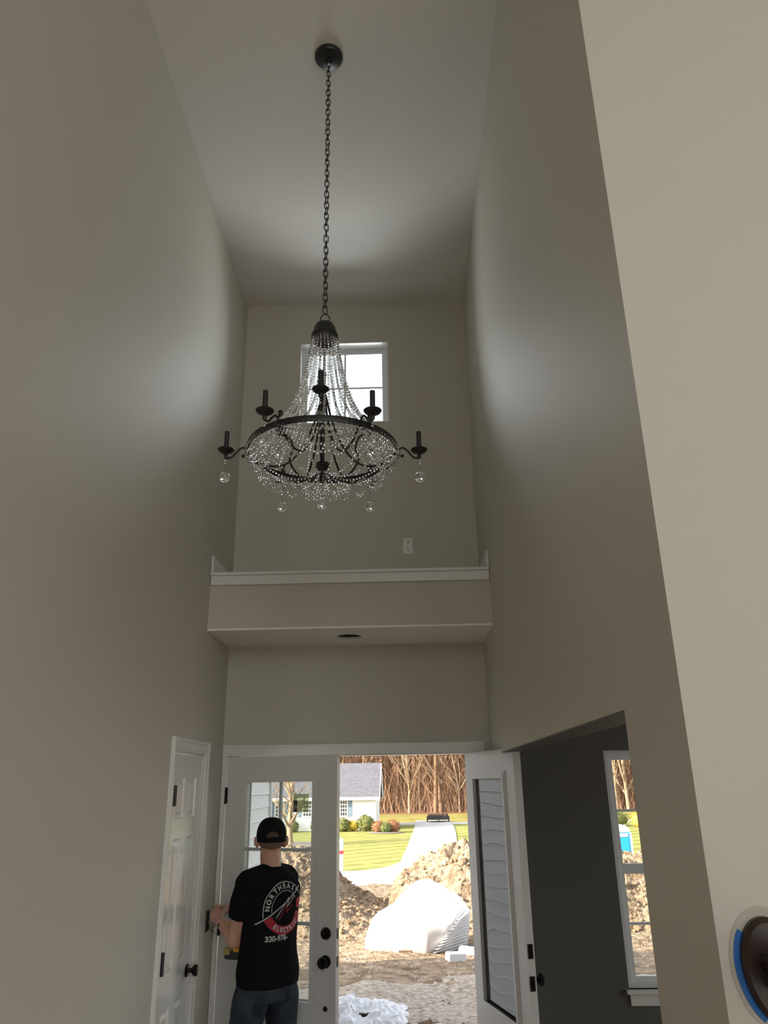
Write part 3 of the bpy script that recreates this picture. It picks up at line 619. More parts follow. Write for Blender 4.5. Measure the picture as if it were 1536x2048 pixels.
def hand(mb, w, c, back, flip, curl):
    d = (c - w).normalized(); n = (back - d * back.dot(d)).normalized(); s = d.cross(n) * flip
    mb.cap(w - d * .01, w + d * .02, .0265, .026)
    mb.ell(w + d * .052, (s, d, n), (.040, .046, .017)); mb.ell(w + d * .075, (s, d, n), (.041, .026, .015))
    lens = ((.040, .026, .021), (.045, .030, .022), (.042, .028, .022), (.033, .021, .019))
    for i in range(4):
        p = w + d * (.088 + (.004, .008, .005, -.004)[i]) + s * (.030 - i * .020) - n * .002
        ang = 0.35 + .06 * i; 
        for j, L in enumerate(lens[i]):
            q = p + (d * math.cos(ang) - n * math.sin(ang)) * L; mb.cap(p, q, .0090 - j * .0007 - (.0008 if i == 3 else 0), .0086 - j * .0008 - (.0008 if i == 3 else 0), 10); p = q; ang += curl + .08 * (i % 2)
    p = w + d * .030 + s * .032 - n * .006                      # thumb from the side of the palm
    dv = (d * .75 + s * .45 - n * .55).normalized(); q = p + dv * .042; mb.cap(p - dv * .012, q, .0135, .0105, 10)
    dv = (d * .85 - n * .75 - s * .1).normalized(); r = q + dv * .030; mb.cap(q, r, .0105, .0085, 10)
body = MB()
body.loft([ring_e(.0, 0, z, a, b) for z, a, b in ((.86, .155, .105), (.95, .155, .11), (1.05, .135, .095), (1.15, .14, .10), (1.25, .155, .105), (1.33, .16, .10), (1.385, .13, .085), (1.42, .07, .07))])
body.cap(Lp(-.005, 0, 1.38), Lp(.015, 0, 1.50), .060, .057)
HX = (HR, HF, UP)
body.ell(HC + UP * .012, HX, (.076, .096, .098), 28, 18); body.ell(HC + HF * .022 - UP * .055, HX, (.060, .072, .072)); body.ell(HC + HF * .062 - UP * .095, HX, (.034, .030, .026))
body.cap(HC + HF * .088 - UP * .005, HC + HF * .112 - UP * .038, .009, .0135); body.ell(HC + HF * .096 - UP * .066, HX, (.024, .012, .009)); body.ell(HC + HF * .088 + UP * .018, HX, (.05, .014, .011))
for s in (-1, 1):
    body.ell(HC + HR * .0785 * s - HF * .006 - UP * .022, ((HR * s + HF * .3).normalized(), HF, UP), (.011, .021, .032))
    body.ell(HC + HR * .090 * s - HF * .016 - UP * .016, ((HR * s - HF * .6).normalized(), (HF + HR * s * .5).normalized(), UP), (.006, .016, .027))
body.cap(SL, EL, .052, .041); body.cap(EL, WL, .043, .0265); body.ell(EL.lerp(WL, .28), ((WL - EL).normalized(), FW, UP), (.085, .044, .043))
body.cap(SR, ER, .052, .041); body.cap(ER, WR, .043, .0265)
hand(body, WL, Vector((-1.142, 4.815, 1.192)), Vector((-.35, -.75, .35)), 1, .62)
hand(body, WR, Vector((-1.105, 4.995, 1.18)), Vector((-.1, .3, .95)), -1, .55)
HL = Lp(.0, -.085, .90); HRt = Lp(.0, .085, .90)
KL = Vector((-.915, 4.58, .50)); KR = Vector((-.70, 4.72, .50)); AL = Vector((-.945, 4.56, .10)); AR = Vector((-.665, 4.72, .10))
for h, k, a in ((HL, KL, AL), (HRt, KR, AR)):
    body.cap(h, k, .078, .055); body.cap(k, a, .055, .038); body.cap(a - UP * .045, a - UP * .045 + FW * .15, .035, .028)
person = solid(body, 'person', .0038, 4, 'skin')
tag(person, 'worker seen from behind in black cap, black t-shirt and jeans wiring a wall box', 'person')
# right forearm tattoo sleeve (a skin-tight patch)
tt = MB(); tt.tube([ER.lerp(WR, t) for t in (.18, .4, .6, .82)], [.0435, .0415, .036, .0315], 20, cap=False); tt.build('tattoo', 'tattoo', person, smooth=True)
# t-shirt
sh = MB()
sh.loft([ring_e(f, r, z, a, b, 40) for f, r, z, a, b in ((.0, 0, .868, .176, .132), (.0, 0, .93, .178, .134), (.0, 0, 1.02, .165, .125), (.0, 0, 1.10, .160, .122), (.005, 0, 1.19, .166, .126), (0, 0, 1.27, .176, .128), (-.005, 0, 1.34, .178, .118), (-.004, 0, 1.385, .150, .100), (.0, 0, 1.415, .105, .083), (.002, 0, 1.440, .070, .072))])
def sleeve(S, E, k, r0, r1):
    d = (E - S); sh.tube([S + d * .02, S + d * .12, S + d * .3, S + d * k], [r0 * .85, r0 * .95, r0 * .98, r1], 20)
sleeve(SL - UP * .004, EL, .60, .070, .066); sleeve(SR - UP * .004, ER, .58, .070, .066)
for S_ in (SL, SR): sh.ell(S_ - UP * .006, (RT, FW, UP), (.068, .070, .060)); sh.cap(S_ + UP * .004, Lp(0, 0, 1.405), .060, .060)
def fold(p):
    q = Vector((p.x * 5, p.y * 5, p.z * 9)); n = noise.noise(q) * .006 + noise.noise(q * 2.3) * .0025
    return n * (1.0 if p.z < 1.33 else .4)
shirt = solid(sh, 't_shirt', .0055, 5, 'shirt', person, fold)
tag(shirt, 'black t-shirt with a round emblem and phone number on the back')
# jeans
jn = MB()
jn.loft([ring_e(0, 0, z, a, b, 36) for z, a, b in ((.80, .168, .125), (.86, .170, .126), (.93, .166, .122), (.965, .160, .116))])
for h, k, a in ((HL, KL, AL), (HRt, KR, AR)):
    jn.tube([h - UP * .01, h.lerp(k, .25), h.lerp(k, .6), k, k.lerp(a, .4), k.lerp(a, .8), a - UP * .03], [.088, .096, .084, .072, .066, .062, .062], 24)
def foldj(p):
    q = Vector((p.x * 7, p.y * 7, p.z * 12)); return noise.noise(q) * .005 + noise.noise(q * 2.5) * .002
jeans = solid(jn, 'jeans', .0065, 4, 'denim', person, foldj)
for a in (AL, AR):
    b = MB(); b.loft([[a + FW * (f + hl * math.cos(t)) + RT * (hw * math.sin(t)) + UP * z for t in [2 * PI * k / 20 for k in range(20)]] for f, hl, hw, z in ((.05, .145, .052, -.10), (.05, .147, .054, -.08), (.045, .135, .050, -.05), (.01, .07, .046, .0), (0, .055, .05, .05))]); b.build('boot', 'shoe', person, smooth=True)
# pockets of the jeans, seen from behind
BVj = BVHTree.FromObject(jeans, bpy.context.evaluated_depsgraph_get())
def project(bvh, u, v, off, back=True, org=None):
    o = (PC + RT * u + UP * v) - FW * .6 if back else org
    h = bvh.ray_cast(o, FW)
    return (h[0] + h[1] * off) if h[0] is not None else None
def patch(bvh, poly_uv, nsub, off, name, m, parent):
    bm = bmesh.new(); vsx = [bm.verts.new((u, v, 0)) for u, v in poly_uv]; bm.faces.new(vsx); bmesh.ops.triangulate(bm, faces=bm.faces[:])
    for _ in range(nsub): bmesh.ops.subdivide_edges(bm, edges=bm.edges[:], cuts=1, use_grid_fill=True)
    bad = []
    for v in bm.verts:
        p = project(bvh, v.co.x, v.co.y, off)
        if p is None: bad.append(v)
        else: v.co = p
    bmesh.ops.delete(bm, geom=bad, context='VERTS')
    mb = MB().bm(bm); return mb.build(name, m, parent, smooth=True)
M['denim_dark'] = mat('denim_pocket', (0.02, 0.026, 0.036), 0.9, rgb2=(0.045, 0.057, 0.075), vscale=12, bump=0.3, bscale=400, spec=0.1)
for u0 in (-.085, .085): patch(BVj, [(u0 - .055, .855), (u0 + .055, .855), (u0 + .052, .755), (u0, .725), (u0 - .052, .755)], 3, .0025, 'back_pocket', 'denim_dark', jeans)
# cap
cp = MB(); rings = []
for i in range(14):
    t = PI / 2 * i / 13; z = .098 * math.sin(t); k = math.cos(t) ** .75 if i < 13 else .02
    rings.append([HC + UP * (z + .010 - .012 * math.cos(q) * 0) + HR * (.085 * k * math.cos(q)) + HF * (.106 * k * math.sin(q) - .002) for q in [2 * PI * j / 40 for j in range(40)]])
rings = [[p - UP * .030 for p in rings[0]]] + rings
cap_o = cp.loft(rings).build('cap', 'cap_black', person, smooth=True); tag(cap_o, 'black baseball cap with a strap opening at the back')
vz = MB(); up_, lo_ = [], []
for i in range(9):
    t = i / 8; row = []
    for j in range(13):
        a = PI * (.12 + .76 * j / 12); r0 = Vector((.083 * math.cos(a), .104 * math.sin(a))); r1 = Vector((.088 * math.cos(a), .104 * math.sin(a) + .075 * math.sin(a) ** .8)); q = r0.lerp(r1, t)
        row.append(HC + HR * q.x + HF * q.y + UP * (-.018 - .012 * t - .03 * (math.cos(a) ** 2)))
    up_.append(row)
for sgn in (0, 1):
    base = len(vz.v); vz.v += [tuple(p - UP * .004 * sgn) for row in up_ for p in row]
    for i in range(8):
        for j in range(12): vz.f.append((base + i * 13 + j, base + i * 13 + j + 1, base + (i + 1) * 13 + j + 1, base + (i + 1) * 13 + j))
vz.build('visor', 'cap_black', cap_o, smooth=True)
BVc = BVHTree.FromObject(cap_o, bpy.context.evaluated_depsgraph_get())
def pcap(u, v, off):
    h = BVc.ray_cast(HC + HR * u + UP * v - HF * .5, HF); return h[0] + h[1] * off if h[0] is not None else None
g = MB(); n = 14
for i in range(n + 1):
    u = -.032 + .064 * i / n; top = .012 + .024 * math.sqrt(max(0, 1 - (u / .0325) ** 2))
    for j in range(5): g.v.append(tuple(pcap(u, .008 + (top - .008) * j / 4, .0012)))
for i in range(n):
    for j in range(4): g.f.append((i * 5 + j, (i + 1) * 5 + j, (i + 1) * 5 + j + 1, i * 5 + j + 1))
g.build('strap_opening', 'hair', cap_o, smooth=True)
# short hair below the cap at the nape
hm = MB(); n = 26; rows = 6
BVp = BVHTree.FromObject(person, bpy.context.evaluated_depsgraph_get())
for i in range(n + 1):
    a = PI + (i / n - .5) * 2.3 + PI / 2
    dirv = HR * math.cos(a) + HF * math.sin(a)
    for j in range(rows):
        z = -.018 - (.040 - .012 * abs(i / n - .5) * 2) * j / (rows - 1); o_ = HC + UP * z + dirv * .3; h = BVp.ray_cast(o_, -dirv)
        hm.v.append(tuple(h[0] + h[1] * (.0022 if j < rows - 1 else .0004)))
for i in range(n):
    for j in range(rows - 1): hm.f.append((i * rows + j, (i + 1) * rows + j, (i + 1) * rows + j + 1, i * rows + j + 1))
hm.build('hair', mat('buzzed_hair', (.17, .095, .065), .8, bump=.5, bscale=700), person, smooth=True)
# eyes, on the side away from the camera
for s in (-1, 1): MB().ico(HC + HF * .086 + HR * .031 * s + UP * .0, .0115, 3).build('eye', mat('eye_white', (.75, .74, .72), .2), person, smooth=True)
# ---- shirt print, laid on the cloth
BVs = BVHTree.FromObject(shirt, bpy.context.evaluated_depsgraph_get())
EU, EV = .004, 1.240                                            # emblem centre on the back
def lay(mb, name, m, off=.0022):
    ok = MB(); keep = {}
    for i, v in enumerate(mb.v):
        p = project(BVs, v[0], v[1], off + v[2])
        if p is not None: keep[i] = len(ok.v); ok.v.append(tuple(p))
    ok.f = [tuple(keep[i] for i in f) for f in mb.f if all(i in keep for i in f)]
    return ok.build(name, m, shirt)
def arc_band(r0, r1, a0, a1, n=48, rows=3):
    mb = MB()
    for i in range(n + 1):
        a = a0 + (a1 - a0) * i / n
        for j in range(rows): r = r0 + (r1 - r0) * j / (rows - 1); mb.v.append((EU + r * math.cos(a), EV + r * math.sin(a), 0))
    for i in range(n):
        for j in range(rows - 1): mb.f.append((i * rows + j, (i + 1) * rows + j, (i + 1) * rows + j + 1, i * rows + j + 1))
    return mb
def glyph(chs, size, ofs=0.0):
    cu = bpy.data.curves.new('txt', 'FONT'); cu.body = chs; cu.size = size; cu.align_x = 'CENTER'; cu.offset = ofs; cu.resolution_u = 3
    t = bpy.data.objects.new('txt', cu); col.objects.link(t); dg = bpy.context.evaluated_depsgraph_get(); me = bpy.data.meshes.new_from_object(t.evaluated_get(dg))
    bm = bmesh.new(); bm.from_mesh(me); bmesh.ops.triangulate(bm, faces=bm.faces[:])
    v = [(p.co.x, p.co.y) for p in bm.verts]; bm.verts.index_update(); f = [[q.index for q in fc.verts] for fc in bm.faces]
    bm.free(); bpy.data.objects.remove(t); bpy.data.curves.remove(cu); bpy.data.meshes.remove(me); return v, f
def arc_text(s, r, a_start, a_end, size, inside, name):
    n = len(s)
    for i, c in enumerate(s):
        a = a_start + (a_end - a_start) * (i + .5) / n; v, f = glyph(c, size, .0012); mb = MB()
        th = a - PI / 2 if not inside else a + PI / 2
        for x, y in v:
            px = x * math.cos(th) - y * math.sin(th); py = x * math.sin(th) + y * math.cos(th); mb.v.append((EU + r * math.cos(a) + px, EV + r * math.sin(a) + py, .0012))
        mb.f = [tuple(q) for q in f]; lay(mb, name, 'print_white')
lay(arc_band(.125, .129, PI * .16, PI * 1.10), 'emblem_ring', 'print_white'); lay(arc_band(.083, .086, PI * .16, PI * 1.06), 'emblem_ring', 'print_white')
lay(arc_band(.086, .128, PI * 1.13, PI * 1.92), 'emblem_band', 'print_red'); lay(arc_band(.086, .128, -.10, PI * .12), 'emblem_band', 'print_red')
arc_text('NORTHEAST', .096, PI * 1.03, PI * .20, .033, False, 'emblem_letter')
arc_text('ELECTRIC', .116, PI * 1.27, PI * 1.79, .032, True, 'emblem_letter')
def strip(pts, w, m, name, n=10):
    mb = MB()
    for (p, q) in zip(pts[:-1], pts[1:]):
        p = Vector(p); q = Vector(q); d = (q - p).normalized(); e = Vector((-d.y, d.x)) * w / 2; b0 = len(mb.v)
        for i in range(n + 1):
            c = p.lerp(q, i / n)
            for s in (-1, 0, 1): mb.v.append((EU + c.x + e.x * s, EV + c.y + e.y * s, .0006))
        for i in range(n):
            for j in range(2): mb.f.append((b0 + i * 3 + j, b0 + i * 3 + 3 + j, b0 + i * 3 + 4 + j, b0 + i * 3 + 1 + j))
    lay(mb, name, m)
strip([(-.150, -.068), (.112, .098)], .006, 'print_white', 'emblem_slash', 24)
strip([(-.055, -.045), (.020, .050), (.012, .004), (.062, .055)], .005, 'print_white', 'emblem_bolt'); strip([(-.040, -.055), (.018, .022), (.012, -.022), (.050, .015)], .005, 'print_red', 'emblem_bolt')
v, f = glyph('330-978-', .037, .0012); mb = MB(); x0 = min(p[0] for p in v)
mb.v = [(EU - .112 + (x - x0), 1.088 + y, 0) for x, y in v]; mb.f = [tuple(q) for q in f]; lay(mb, 'phone_number', 'print_white')

# ---- cordless drill held against the belly
dr = thing('cordless_drill', (-.962, 4.635, .98), 'black and yellow cordless drill at the worker\'s waist', 'drill')
DM = Matrix.Translation((-.962, 4.635, 1.04)) @ Matrix.Rotation(math.radians(-20), 4, 'Z')
def dpart(mb, name, m, parent=dr):
    mb.v = [tuple(DM @ Vector(p)) for p in mb.v]; return mb.build(name, m, parent, auto=40)
dpart(MB().box((-.055, -.028, -.062), (.055, .028, -.022), .006), 'battery', 'dark_plastic')
dpart(MB().box((-.060, -.031, -.040), (-.018, .031, -.008), .004), 'battery_label', mat('olive_label', (.33, .26, .10), .5))
dpart(MB().box((.004, -.033, -.022), (.040, .033, .012), .003), 'battery_clip', 'yellow')
dpart(MB().loft([[(x + .016 * math.cos(t), .018 * math.sin(t), z) for t in [2 * PI * k / 16 for k in range(16)]] for x, z in ((.01, -.02), (.018, .03), (.024, .075))]), 'grip', 'dark_plastic')
dpart(MB().tube([(.075, 0, .095), (-.01, 0, .095), (-.04, 0, .095), (-.075, 0, .095)], [.026, .030, .026, .020], 18), 'motor_housing', 'yellow')
dpart(MB().tube([(-.075, 0, .095), (-.085, 0, .095), (-.115, 0, .095)], [.020, .018, .012], 16), 'chuck', 'dark_plastic')

# ================================================================== OUTDOORS
HY = [4, 7, 13, 20, 28, 33, 60, 90, 100, 140]; HZ = [-.2, -.22, -.6, -1.1, -1.5, -1.55, -1.2, -1.0, -.5, 10]
def gh(y): return float(np.interp(y, HY, HZ))
def strip_mesh(name, ys, left, right, nx, dz, m, bumpf=None, parent=None, smooth=True):
    mb = MB()
    for y in ys:
        a, b = left(y), right(y)
        for i in range(nx + 1):
            x = a + (b - a) * i / nx; mb.v.append((x, y, gh(y) + dz + (bumpf(x, y) if bumpf else 0)))
    for j in range(len(ys) - 1):
        for i in range(nx): mb.f.append((j * (nx + 1) + i, j * (nx + 1) + i + 1, (j + 1) * (nx + 1) + i + 1, (j + 1) * (nx + 1) + i))
    return mb.build(name, m, parent, smooth=smooth)
def dirt_bump(x, y): return noise.fractal(Vector((x * .9, y * .9, 1.7)), 1.0, 2.0, 5) * .07 * min(1, (y - 5.2) * .8) if y > 5.2 else 0
tag(strip_mesh('ground', list(np.arange(5.0, 30.2, .11)), lambda y: -11, lambda y: 13, 200, 0, 'dirt', dirt_bump), 'bare rutted dirt yard in front of the house', 'ground', kind='structure')
tag(strip_mesh('brightened_gravel', list(np.arange(5.3, 12.3, .09)), lambda y: -1.45 + .1 * math.sin(y * 2), lambda y: 6.5 - .35 * max(0, y - 9), 120, .012, 'gravel', lambda x, y: dirt_bump(x, y) + .005 + .05 * noise.fractal(Vector((x * .8, y * .8, 9)), 1.0, 2.0, 4) - .05 * max(0, y - 10.2)), 'gravel in front of the door, made paler to lift its shade', 'ground', kind='structure')  # gravel strip paled so the shaded ground by the door looks lit
tag(strip_mesh('ground_far', [28.0, 30, 33, 40, 50, 60, 75, 84], lambda y: -75, lambda y: 80, 40, -.06, 'far_grass'), 'far grass field beyond the road', 'ground', kind='structure')
tag(strip_mesh('ground_sides', [3.5, 6.5, 10, 13, 20, 28.5], lambda y: -75, lambda y: 80, 30, -.16, 'dirt'), 'dirt of the wider building plot', 'ground', kind='structure')
tag(strip_mesh('ground_woods', [84.0, 90, 95, 100, 110, 120, 140], lambda y: -95, lambda y: 110, 40, -.05, 'litter'), 'leaf-covered slope under the woods', 'ground', kind='structure')
tag(strip_mesh('road', [29.2, 30, 31, 32, 33, 34.0], lambda y: -60, lambda y: 70, 60, .06, 'concrete', lambda x, y: -.2 if y < 29.5 else 0), 'pale concrete road crossing behind the dirt mounds', 'road', kind='structure')
yy = [33.8, 34.4, 35, 36, 37, 38.5, 40, 43, 46, 50, 55, 60, 66, 69]
tag(strip_mesh('driveway', yy, lambda y: float(np.interp(y, [33.8, 34.4, 35.2, 37, 44.7, 60, 69], [-3.2, -1.6, -.9, -.42, -.08, .45, .6])), lambda y: float(np.interp(y, [33.8, 38, 44, 57, 69], [5.2, 2.9, 2.62, 3.28, 3.6])), 8, .07, 'concrete', lambda x, y: -.06 if y < 34 else 0), 'pale concrete driveway running up towards the woods', 'driveway', kind='structure')
tag(strip_mesh('lane', [63.5, 65, 66.5], lambda y: -8, lambda y: 30, 20, .04, 'concrete'), 'narrow pale lane crossing in front of the far field', 'lane', kind='structure')
lawnL = lambda y: -60; lr = lambda y: float(np.interp(y, [33.6, 34.3, 35.2, 37, 44.7, 60, 64], [-4.4, -1.5, -.7, -.25, .1, .6, .65]))
tag(strip_mesh('lawn', [33.6, 34.3, 35.2, 37, 40, 44.7, 50, 55, 60, 63.6], lawnL, lr, 40, .03, 'lawn'), 'striped green lawn in front of the white house', 'lawn', kind='structure')
tag(strip_mesh('lawn_right', [34.2, 38, 44, 50, 57, 63.6], lambda y: float(np.interp(y, [34.2, 38, 44, 57, 64], [5.0, 2.7, 2.4, 3.1, 3.3])), lambda y: 70, 40, .03, 'lawn'), 'green lawn to the right of the driveway', 'lawn', kind='structure')
# garage wing with lap siding, each board a piece
gw = thing('wall_garage', (-1.5, 7.1, -.2), 'pale lap-sided garage wall seen through the left door glass', 'wall', kind='structure')
MB().box((-8.5, D + .17, -.3), (-1.53, 8.74, 3.25)).build('wall_core', 'siding', gw)
bd = MB(); bd.loft([[(-1.53, y, 0), (-1.503, y, 0), (-1.512, y, .012), (-1.523, y, .135), (-1.53, y, .135)] for y in (D + .17, 8.70)]); b0 = bd.build('siding_board', 'siding', gw)
for k in range(27):
    o = b0 if k == 0 else b0.copy()
    if k: col.objects.link(o)
    o.location.z = -.25 + k * .127
MB().box((-1.56, 8.70, -.25), (-1.490, 8.77, 3.25), .004).build('corner_trim', 'white', gw)
rf = MB(); rf.loft([[(-8.9, y, 3.2), (-1.05, y, 3.2), (-1.05, y, 3.3), (-5, y, 5.2), (-8.9, y, 3.3)] for y in (D + .17, 9.0)]); rf.build('roof', 'roof', gw)
# dirt mounds with clods
def mound(name, label, cx, cy, prof_x, prof_h, ry, seed, m, nclod):
    mb = MB(); x0, x1 = prof_x[0], prof_x[-1]; nx, ny = 260, 130
    for j in range(ny + 1):
        y = cy + ry * (2 * j / ny - 1)
        for i in range(nx + 1):
            x = x0 + (x1 - x0) * i / nx; h = float(np.interp(x, prof_x, prof_h)); s = max(0, 1 - ((y - cy) / ry) ** 2)
            n = noise.fractal(Vector((x * 1.3 + seed, y * 1.3, seed)), 1.0, 2.1, 6)
            mb.v.append((x, y, gh(y) - .12 + (h + .12) * s ** 1.1 * (1 + .22 * n) + .07 * n * s + .09 * abs(noise.noise(Vector((x * 4, y * 4, seed)))) * s + .075 * noise.noise(Vector((x * 9, y * 9, seed))) * s + .04 * noise.noise(Vector((x * 21, y * 21, seed))) * s))
    for j in range(ny):
        for i in range(nx): mb.f.append((j * (nx + 1) + i, j * (nx + 1) + i + 1, (j + 1) * (nx + 1) + i + 1, (j + 1) * (nx + 1) + i))
    top = list(mb.v); t = thing(name, (cx, cy, gh(cy)), label, 'dirt mound'); t['shift'] = 1
    mb.build('heap', m, t, smooth=True); cl = MB(); rnd = random.Random(seed)
    for k in range(nclod):
        p = rnd.choice(top)
        if p[2] < gh(p[1]) - .05: continue
        r = rnd.uniform(.012, .05) * (1.7 if rnd.random() < .06 else 1)
        V = BV[:12] if False else None
        random.seed(seed * 1000 + k); cl.ico((p[0], p[1], p[2] + r * .1), r, 2 if r > .045 else 1, (rnd.uniform(.8, 1.4), 1, rnd.uniform(.6, 1)), .18)
    c = cl.build('clods', 'clod', t); c['kind'] = 'stuff'; return t
mound('dirt_mound', 'sunlit dirt mound behind the white wrapped pile', 3, 18.6, [-1.3, -.6, -.2, .5, 1.2, 2.2, 3.6, 5.0, 7, 9.5], [-.1, .25, .85, 1.25, 1.45, 1.5, 1.3, 1.25, .9, -.1], 3.2, 3, 'dirt', 4200)
mound('dirt_mound', 'grey dirt mound left of the driveway behind the door glass', -3.4, 17.6, [-7.5, -6, -4.5, -3.2, -2.3, -1.5, -.7, -.1], [-.1, .5, 1.0, 1.25, 1.35, .95, .45, -.1], 2.6, 9, 'dirt', 3200)
random.seed(21)
gr = MB()
for k in range(5200):
    y = 5.8 + 12 * random.random() ** 1.6; x = random.uniform(-1.6, 6) + (y - 8) * random.uniform(-.25, .1); r = random.uniform(.006, .020)
    if -1.45 > x and y < 9: continue
    gr.ico((x, y, gh(y) + dirt_bump(x, y) + r * .3), r, 1, (1, 1, .7), .2)
tag(gr.build('gravel', 'gravel'), 'pale loose gravel scattered over the dirt near the door', 'gravel', kind='stuff')
# wrapped pile
wp = thing('wrapped_pile', (.06, 13.9, -.62), 'large heap of material wrapped in glossy white plastic', 'wrapped pile')
px_ = [-.78, -.70, -.55, -.30, -.12, .05, .25, .45, .62, .82, .90]; ph_ = [.18, .42, .55, .68, .86, 1.0, 1.04, .98, .86, .72, .66]
mb = MB(); rings = []
for i in range(61):
    x = px_[0] + (px_[-1] - px_[0]) * i / 60; h = float(np.interp(x, px_, ph_)); dep = .62 * (1 - .55 * max(0, (-x - .2) / .6)) ; ring = []
    for k in range(28):
        t = PI * k / 27; c, s = math.cos(t), math.sin(t); yy_ = -dep * math.copysign(abs(c) ** .55, c); zz = h * s ** .45
        q = noise.noise(Vector((x * 4, yy_ * 4, zz * 6))) * .035; sk = -.10 * (x - .1) + 1.35 * max(0, x - (.20 + .62 * zz / .72))
        ring.append((.04 + x + .22 * (yy_ < -.1) * 0 + q, 13.85 + yy_ + sk + .35 * (x < -.3) * (-x - .3) + q, gh(13.5) - .05 + zz + q * .5))
    rings.append(ring)
mb.loft(rings).build('plastic_sheet', 'wrap', wp, smooth=True)
for k in range(12):                                        # tight stretch-film folds fanning over the shaded end
    e = []
    for i in range(9):
        z = .04 + .045 * k + (i / 8) * (.012 * k); xa = .22 + .62 * z / .72; x = xa + (.86 - xa) * i / 8
        e.append(Vector((.05 + x, 13.85 - .60 - .10 * (x - .1) + 1.35 * max(0, x - xa), gh(13.5) - .05 + z)))
    mb = MB(); mb.loft([[p + Vector((.02 - .02 * w, -.02 + .016 * w, -.018 * w)), p + Vector((.02 - .006 * w, -.02 + .004 * w, 0)), p + Vector((.02 - .02 * w, -.02 + .016 * w, .014 * w)), p + Vector((-.02, .03, 0))] for p, w in zip(e, (.1, .5, .9, 1, 1, 1, 1, .8, .3))]); mb.build('film_fold', 'wrap', wp)
MB().box((-.2, 13.25, gh(13.3) - .05), (.25, 13.5, gh(13.3) + .05)).build('pallet', 'bark2', wp)
for x, y, s, a, lab in ((.64, 12.55, .135, .4, 'white foam block lying nearest the door on the dirt'), (.86, 13.1, .13, -.3, 'white foam block beside the wrapped pile')):
    b = MB().box((-s, -s * .6, 0), (s, s * .6, s * .85), .012).build('foam_block', 'wrap'); b.location = (x, y, gh(y) + dirt_bump(x, y) - .01); b.rotation_euler = (0.05, .06, a); tag(b, lab, 'block')
# broken concrete slabs
for k, (x, y, w, d, h, a, tx, lab) in enumerate(((-1.55, 17.0, .75, .45, .16, .2, .18, 'pale broken concrete slab leaning on the grey mound'), (-1.0, 16.3, .45, .3, .10, -.3, -.1, 'thin pale concrete slab in front of the grey mound'), (-2.6, 16.0, .6, .4, .2, .5, .1, 'pale concrete chunk seen low through the door glass'))):
    mb = MB(); rnd = random.Random(k); n = 11; o = [(w * math.cos(2 * PI * i / n) * rnd.uniform(.75, 1.05), d * math.sin(2 * PI * i / n) * rnd.uniform(.75, 1.05)) for i in range(n)]
    mb.loft([[(u, v_, z + rnd.uniform(-.015, .015)) for u, v_ in o] for z in (0, h * .5, h)]); b = mb.build('concrete_slab', 'concrete'); b.location = (x, y, gh(y) + .05); b.rotation_euler = (tx, tx * .5, a); tag(b, lab, 'slab')
# crumpled plastic sheet near the door
mb = MB(); n = 60
for j in range(n + 1):
    for i in range(n + 1):
        u, v_ = i / n, j / n; x = -.98 + .92 * u; y = 8.3 + .95 * v_; e = max(0, min(u, 1 - u, v_, 1 - v_)) * 2
        r = noise.ridged_multi_fractal(Vector((x * 3.1, y * 3.1, 4.2)), 1.0, 2.0, 5, 1.0, 2.0) if hasattr(noise, 'ridged_multi_fractal') else noise.fractal(Vector((x * 3, y * 3, 4)), 1, 2, 5)
        mb.v.append((x + .05 * noise.noise(Vector((x * 6, y * 6, 0))), y, gh(y) + .0 + e ** .5 * (.06 + .10 * r * (1.25 - .8 * u)) + .03 * noise.noise(Vector((x * 22, y * 22, 2)))))
for j in range(n):
    for i in range(n):
        if noise.noise(Vector((i * .21, j * .21, 8))) > -.42: mb.f.append((j * (n + 1) + i, j * (n + 1) + i + 1, (j + 1) * (n + 1) + i + 1, (j + 1) * (n + 1) + i))
pl = mb.build('plastic_sheet', 'wrap'); sm = pl.modifiers.new('thick', 'SOLIDIFY'); sm.thickness = .006
tag(pl, 'crumpled white plastic sheet on the ground just outside the door', 'plastic sheet')
# mailbox post
ml = thing('marker_post', (-2.83, 34.15, gh(34.1)), 'white marker post with red band at the lawn edge', 'post')
gz = gh(34.1); MB().box((-2.90, 34.08, gz), (-2.76, 34.22, gz + 1.08), .015).build('post', 'toilet_white', ml)
MB().lathe([(.001, gz + 1.32), (.05, gz + 1.30), (.085, gz + 1.22), (.085, gz + 1.08), (.001, gz + 1.08)], (-2.83, 34.15, 0), 14).build('dome_cap', 'toilet_white', ml, smooth=True)
MB().box((-2.915, 34.06, gz + .92), (-2.745, 34.24, gz + 1.14), .01).build('reflector', 'reflector', ml); MB().box((-2.91, 34.055, gz + .70), (-2.75, 34.235, gz + .83), .01).build('red_band', 'red', ml)
# portable toilet
pt = thing('portable_toilet', (7.55, 30.4, gh(30.4)), 'blue portable toilet with a white domed roof beyond the mound', 'portable toilet')
gz = gh(30.4); x0, x1, y0, y1 = 7.02, 8.12, 29.9, 31.0
MB().box((x0 - .02, y0 - .02, gz), (x1 + .02, y1 + .02, gz + .15), .02).build('skid_base', 'dark_plastic', pt)
MB().box((x0, y0, gz + .15), (x1, y1, gz + 1.62), .03).build('cabin', 'toilet_blue', pt)
for x in (x0 - .012, x1 - .06): MB().box((x, y0 - .015, gz + .12), (x + .072, y0 + .06, gz + 1.62), .01).build('corner_post', 'toilet_white', pt)
MB().box((x0 + .1, y0 - .02, gz + .2), (x1 - .1, y0, gz + 1.42), .01).build('toilet_door', 'toilet_blue', pt); MB().box((x0 + .12, y0 - .025, gz + 1.46), (x1 - .12, y0 - .003, gz + 1.58), .008).build('vent_strip', 'toilet_white', pt)
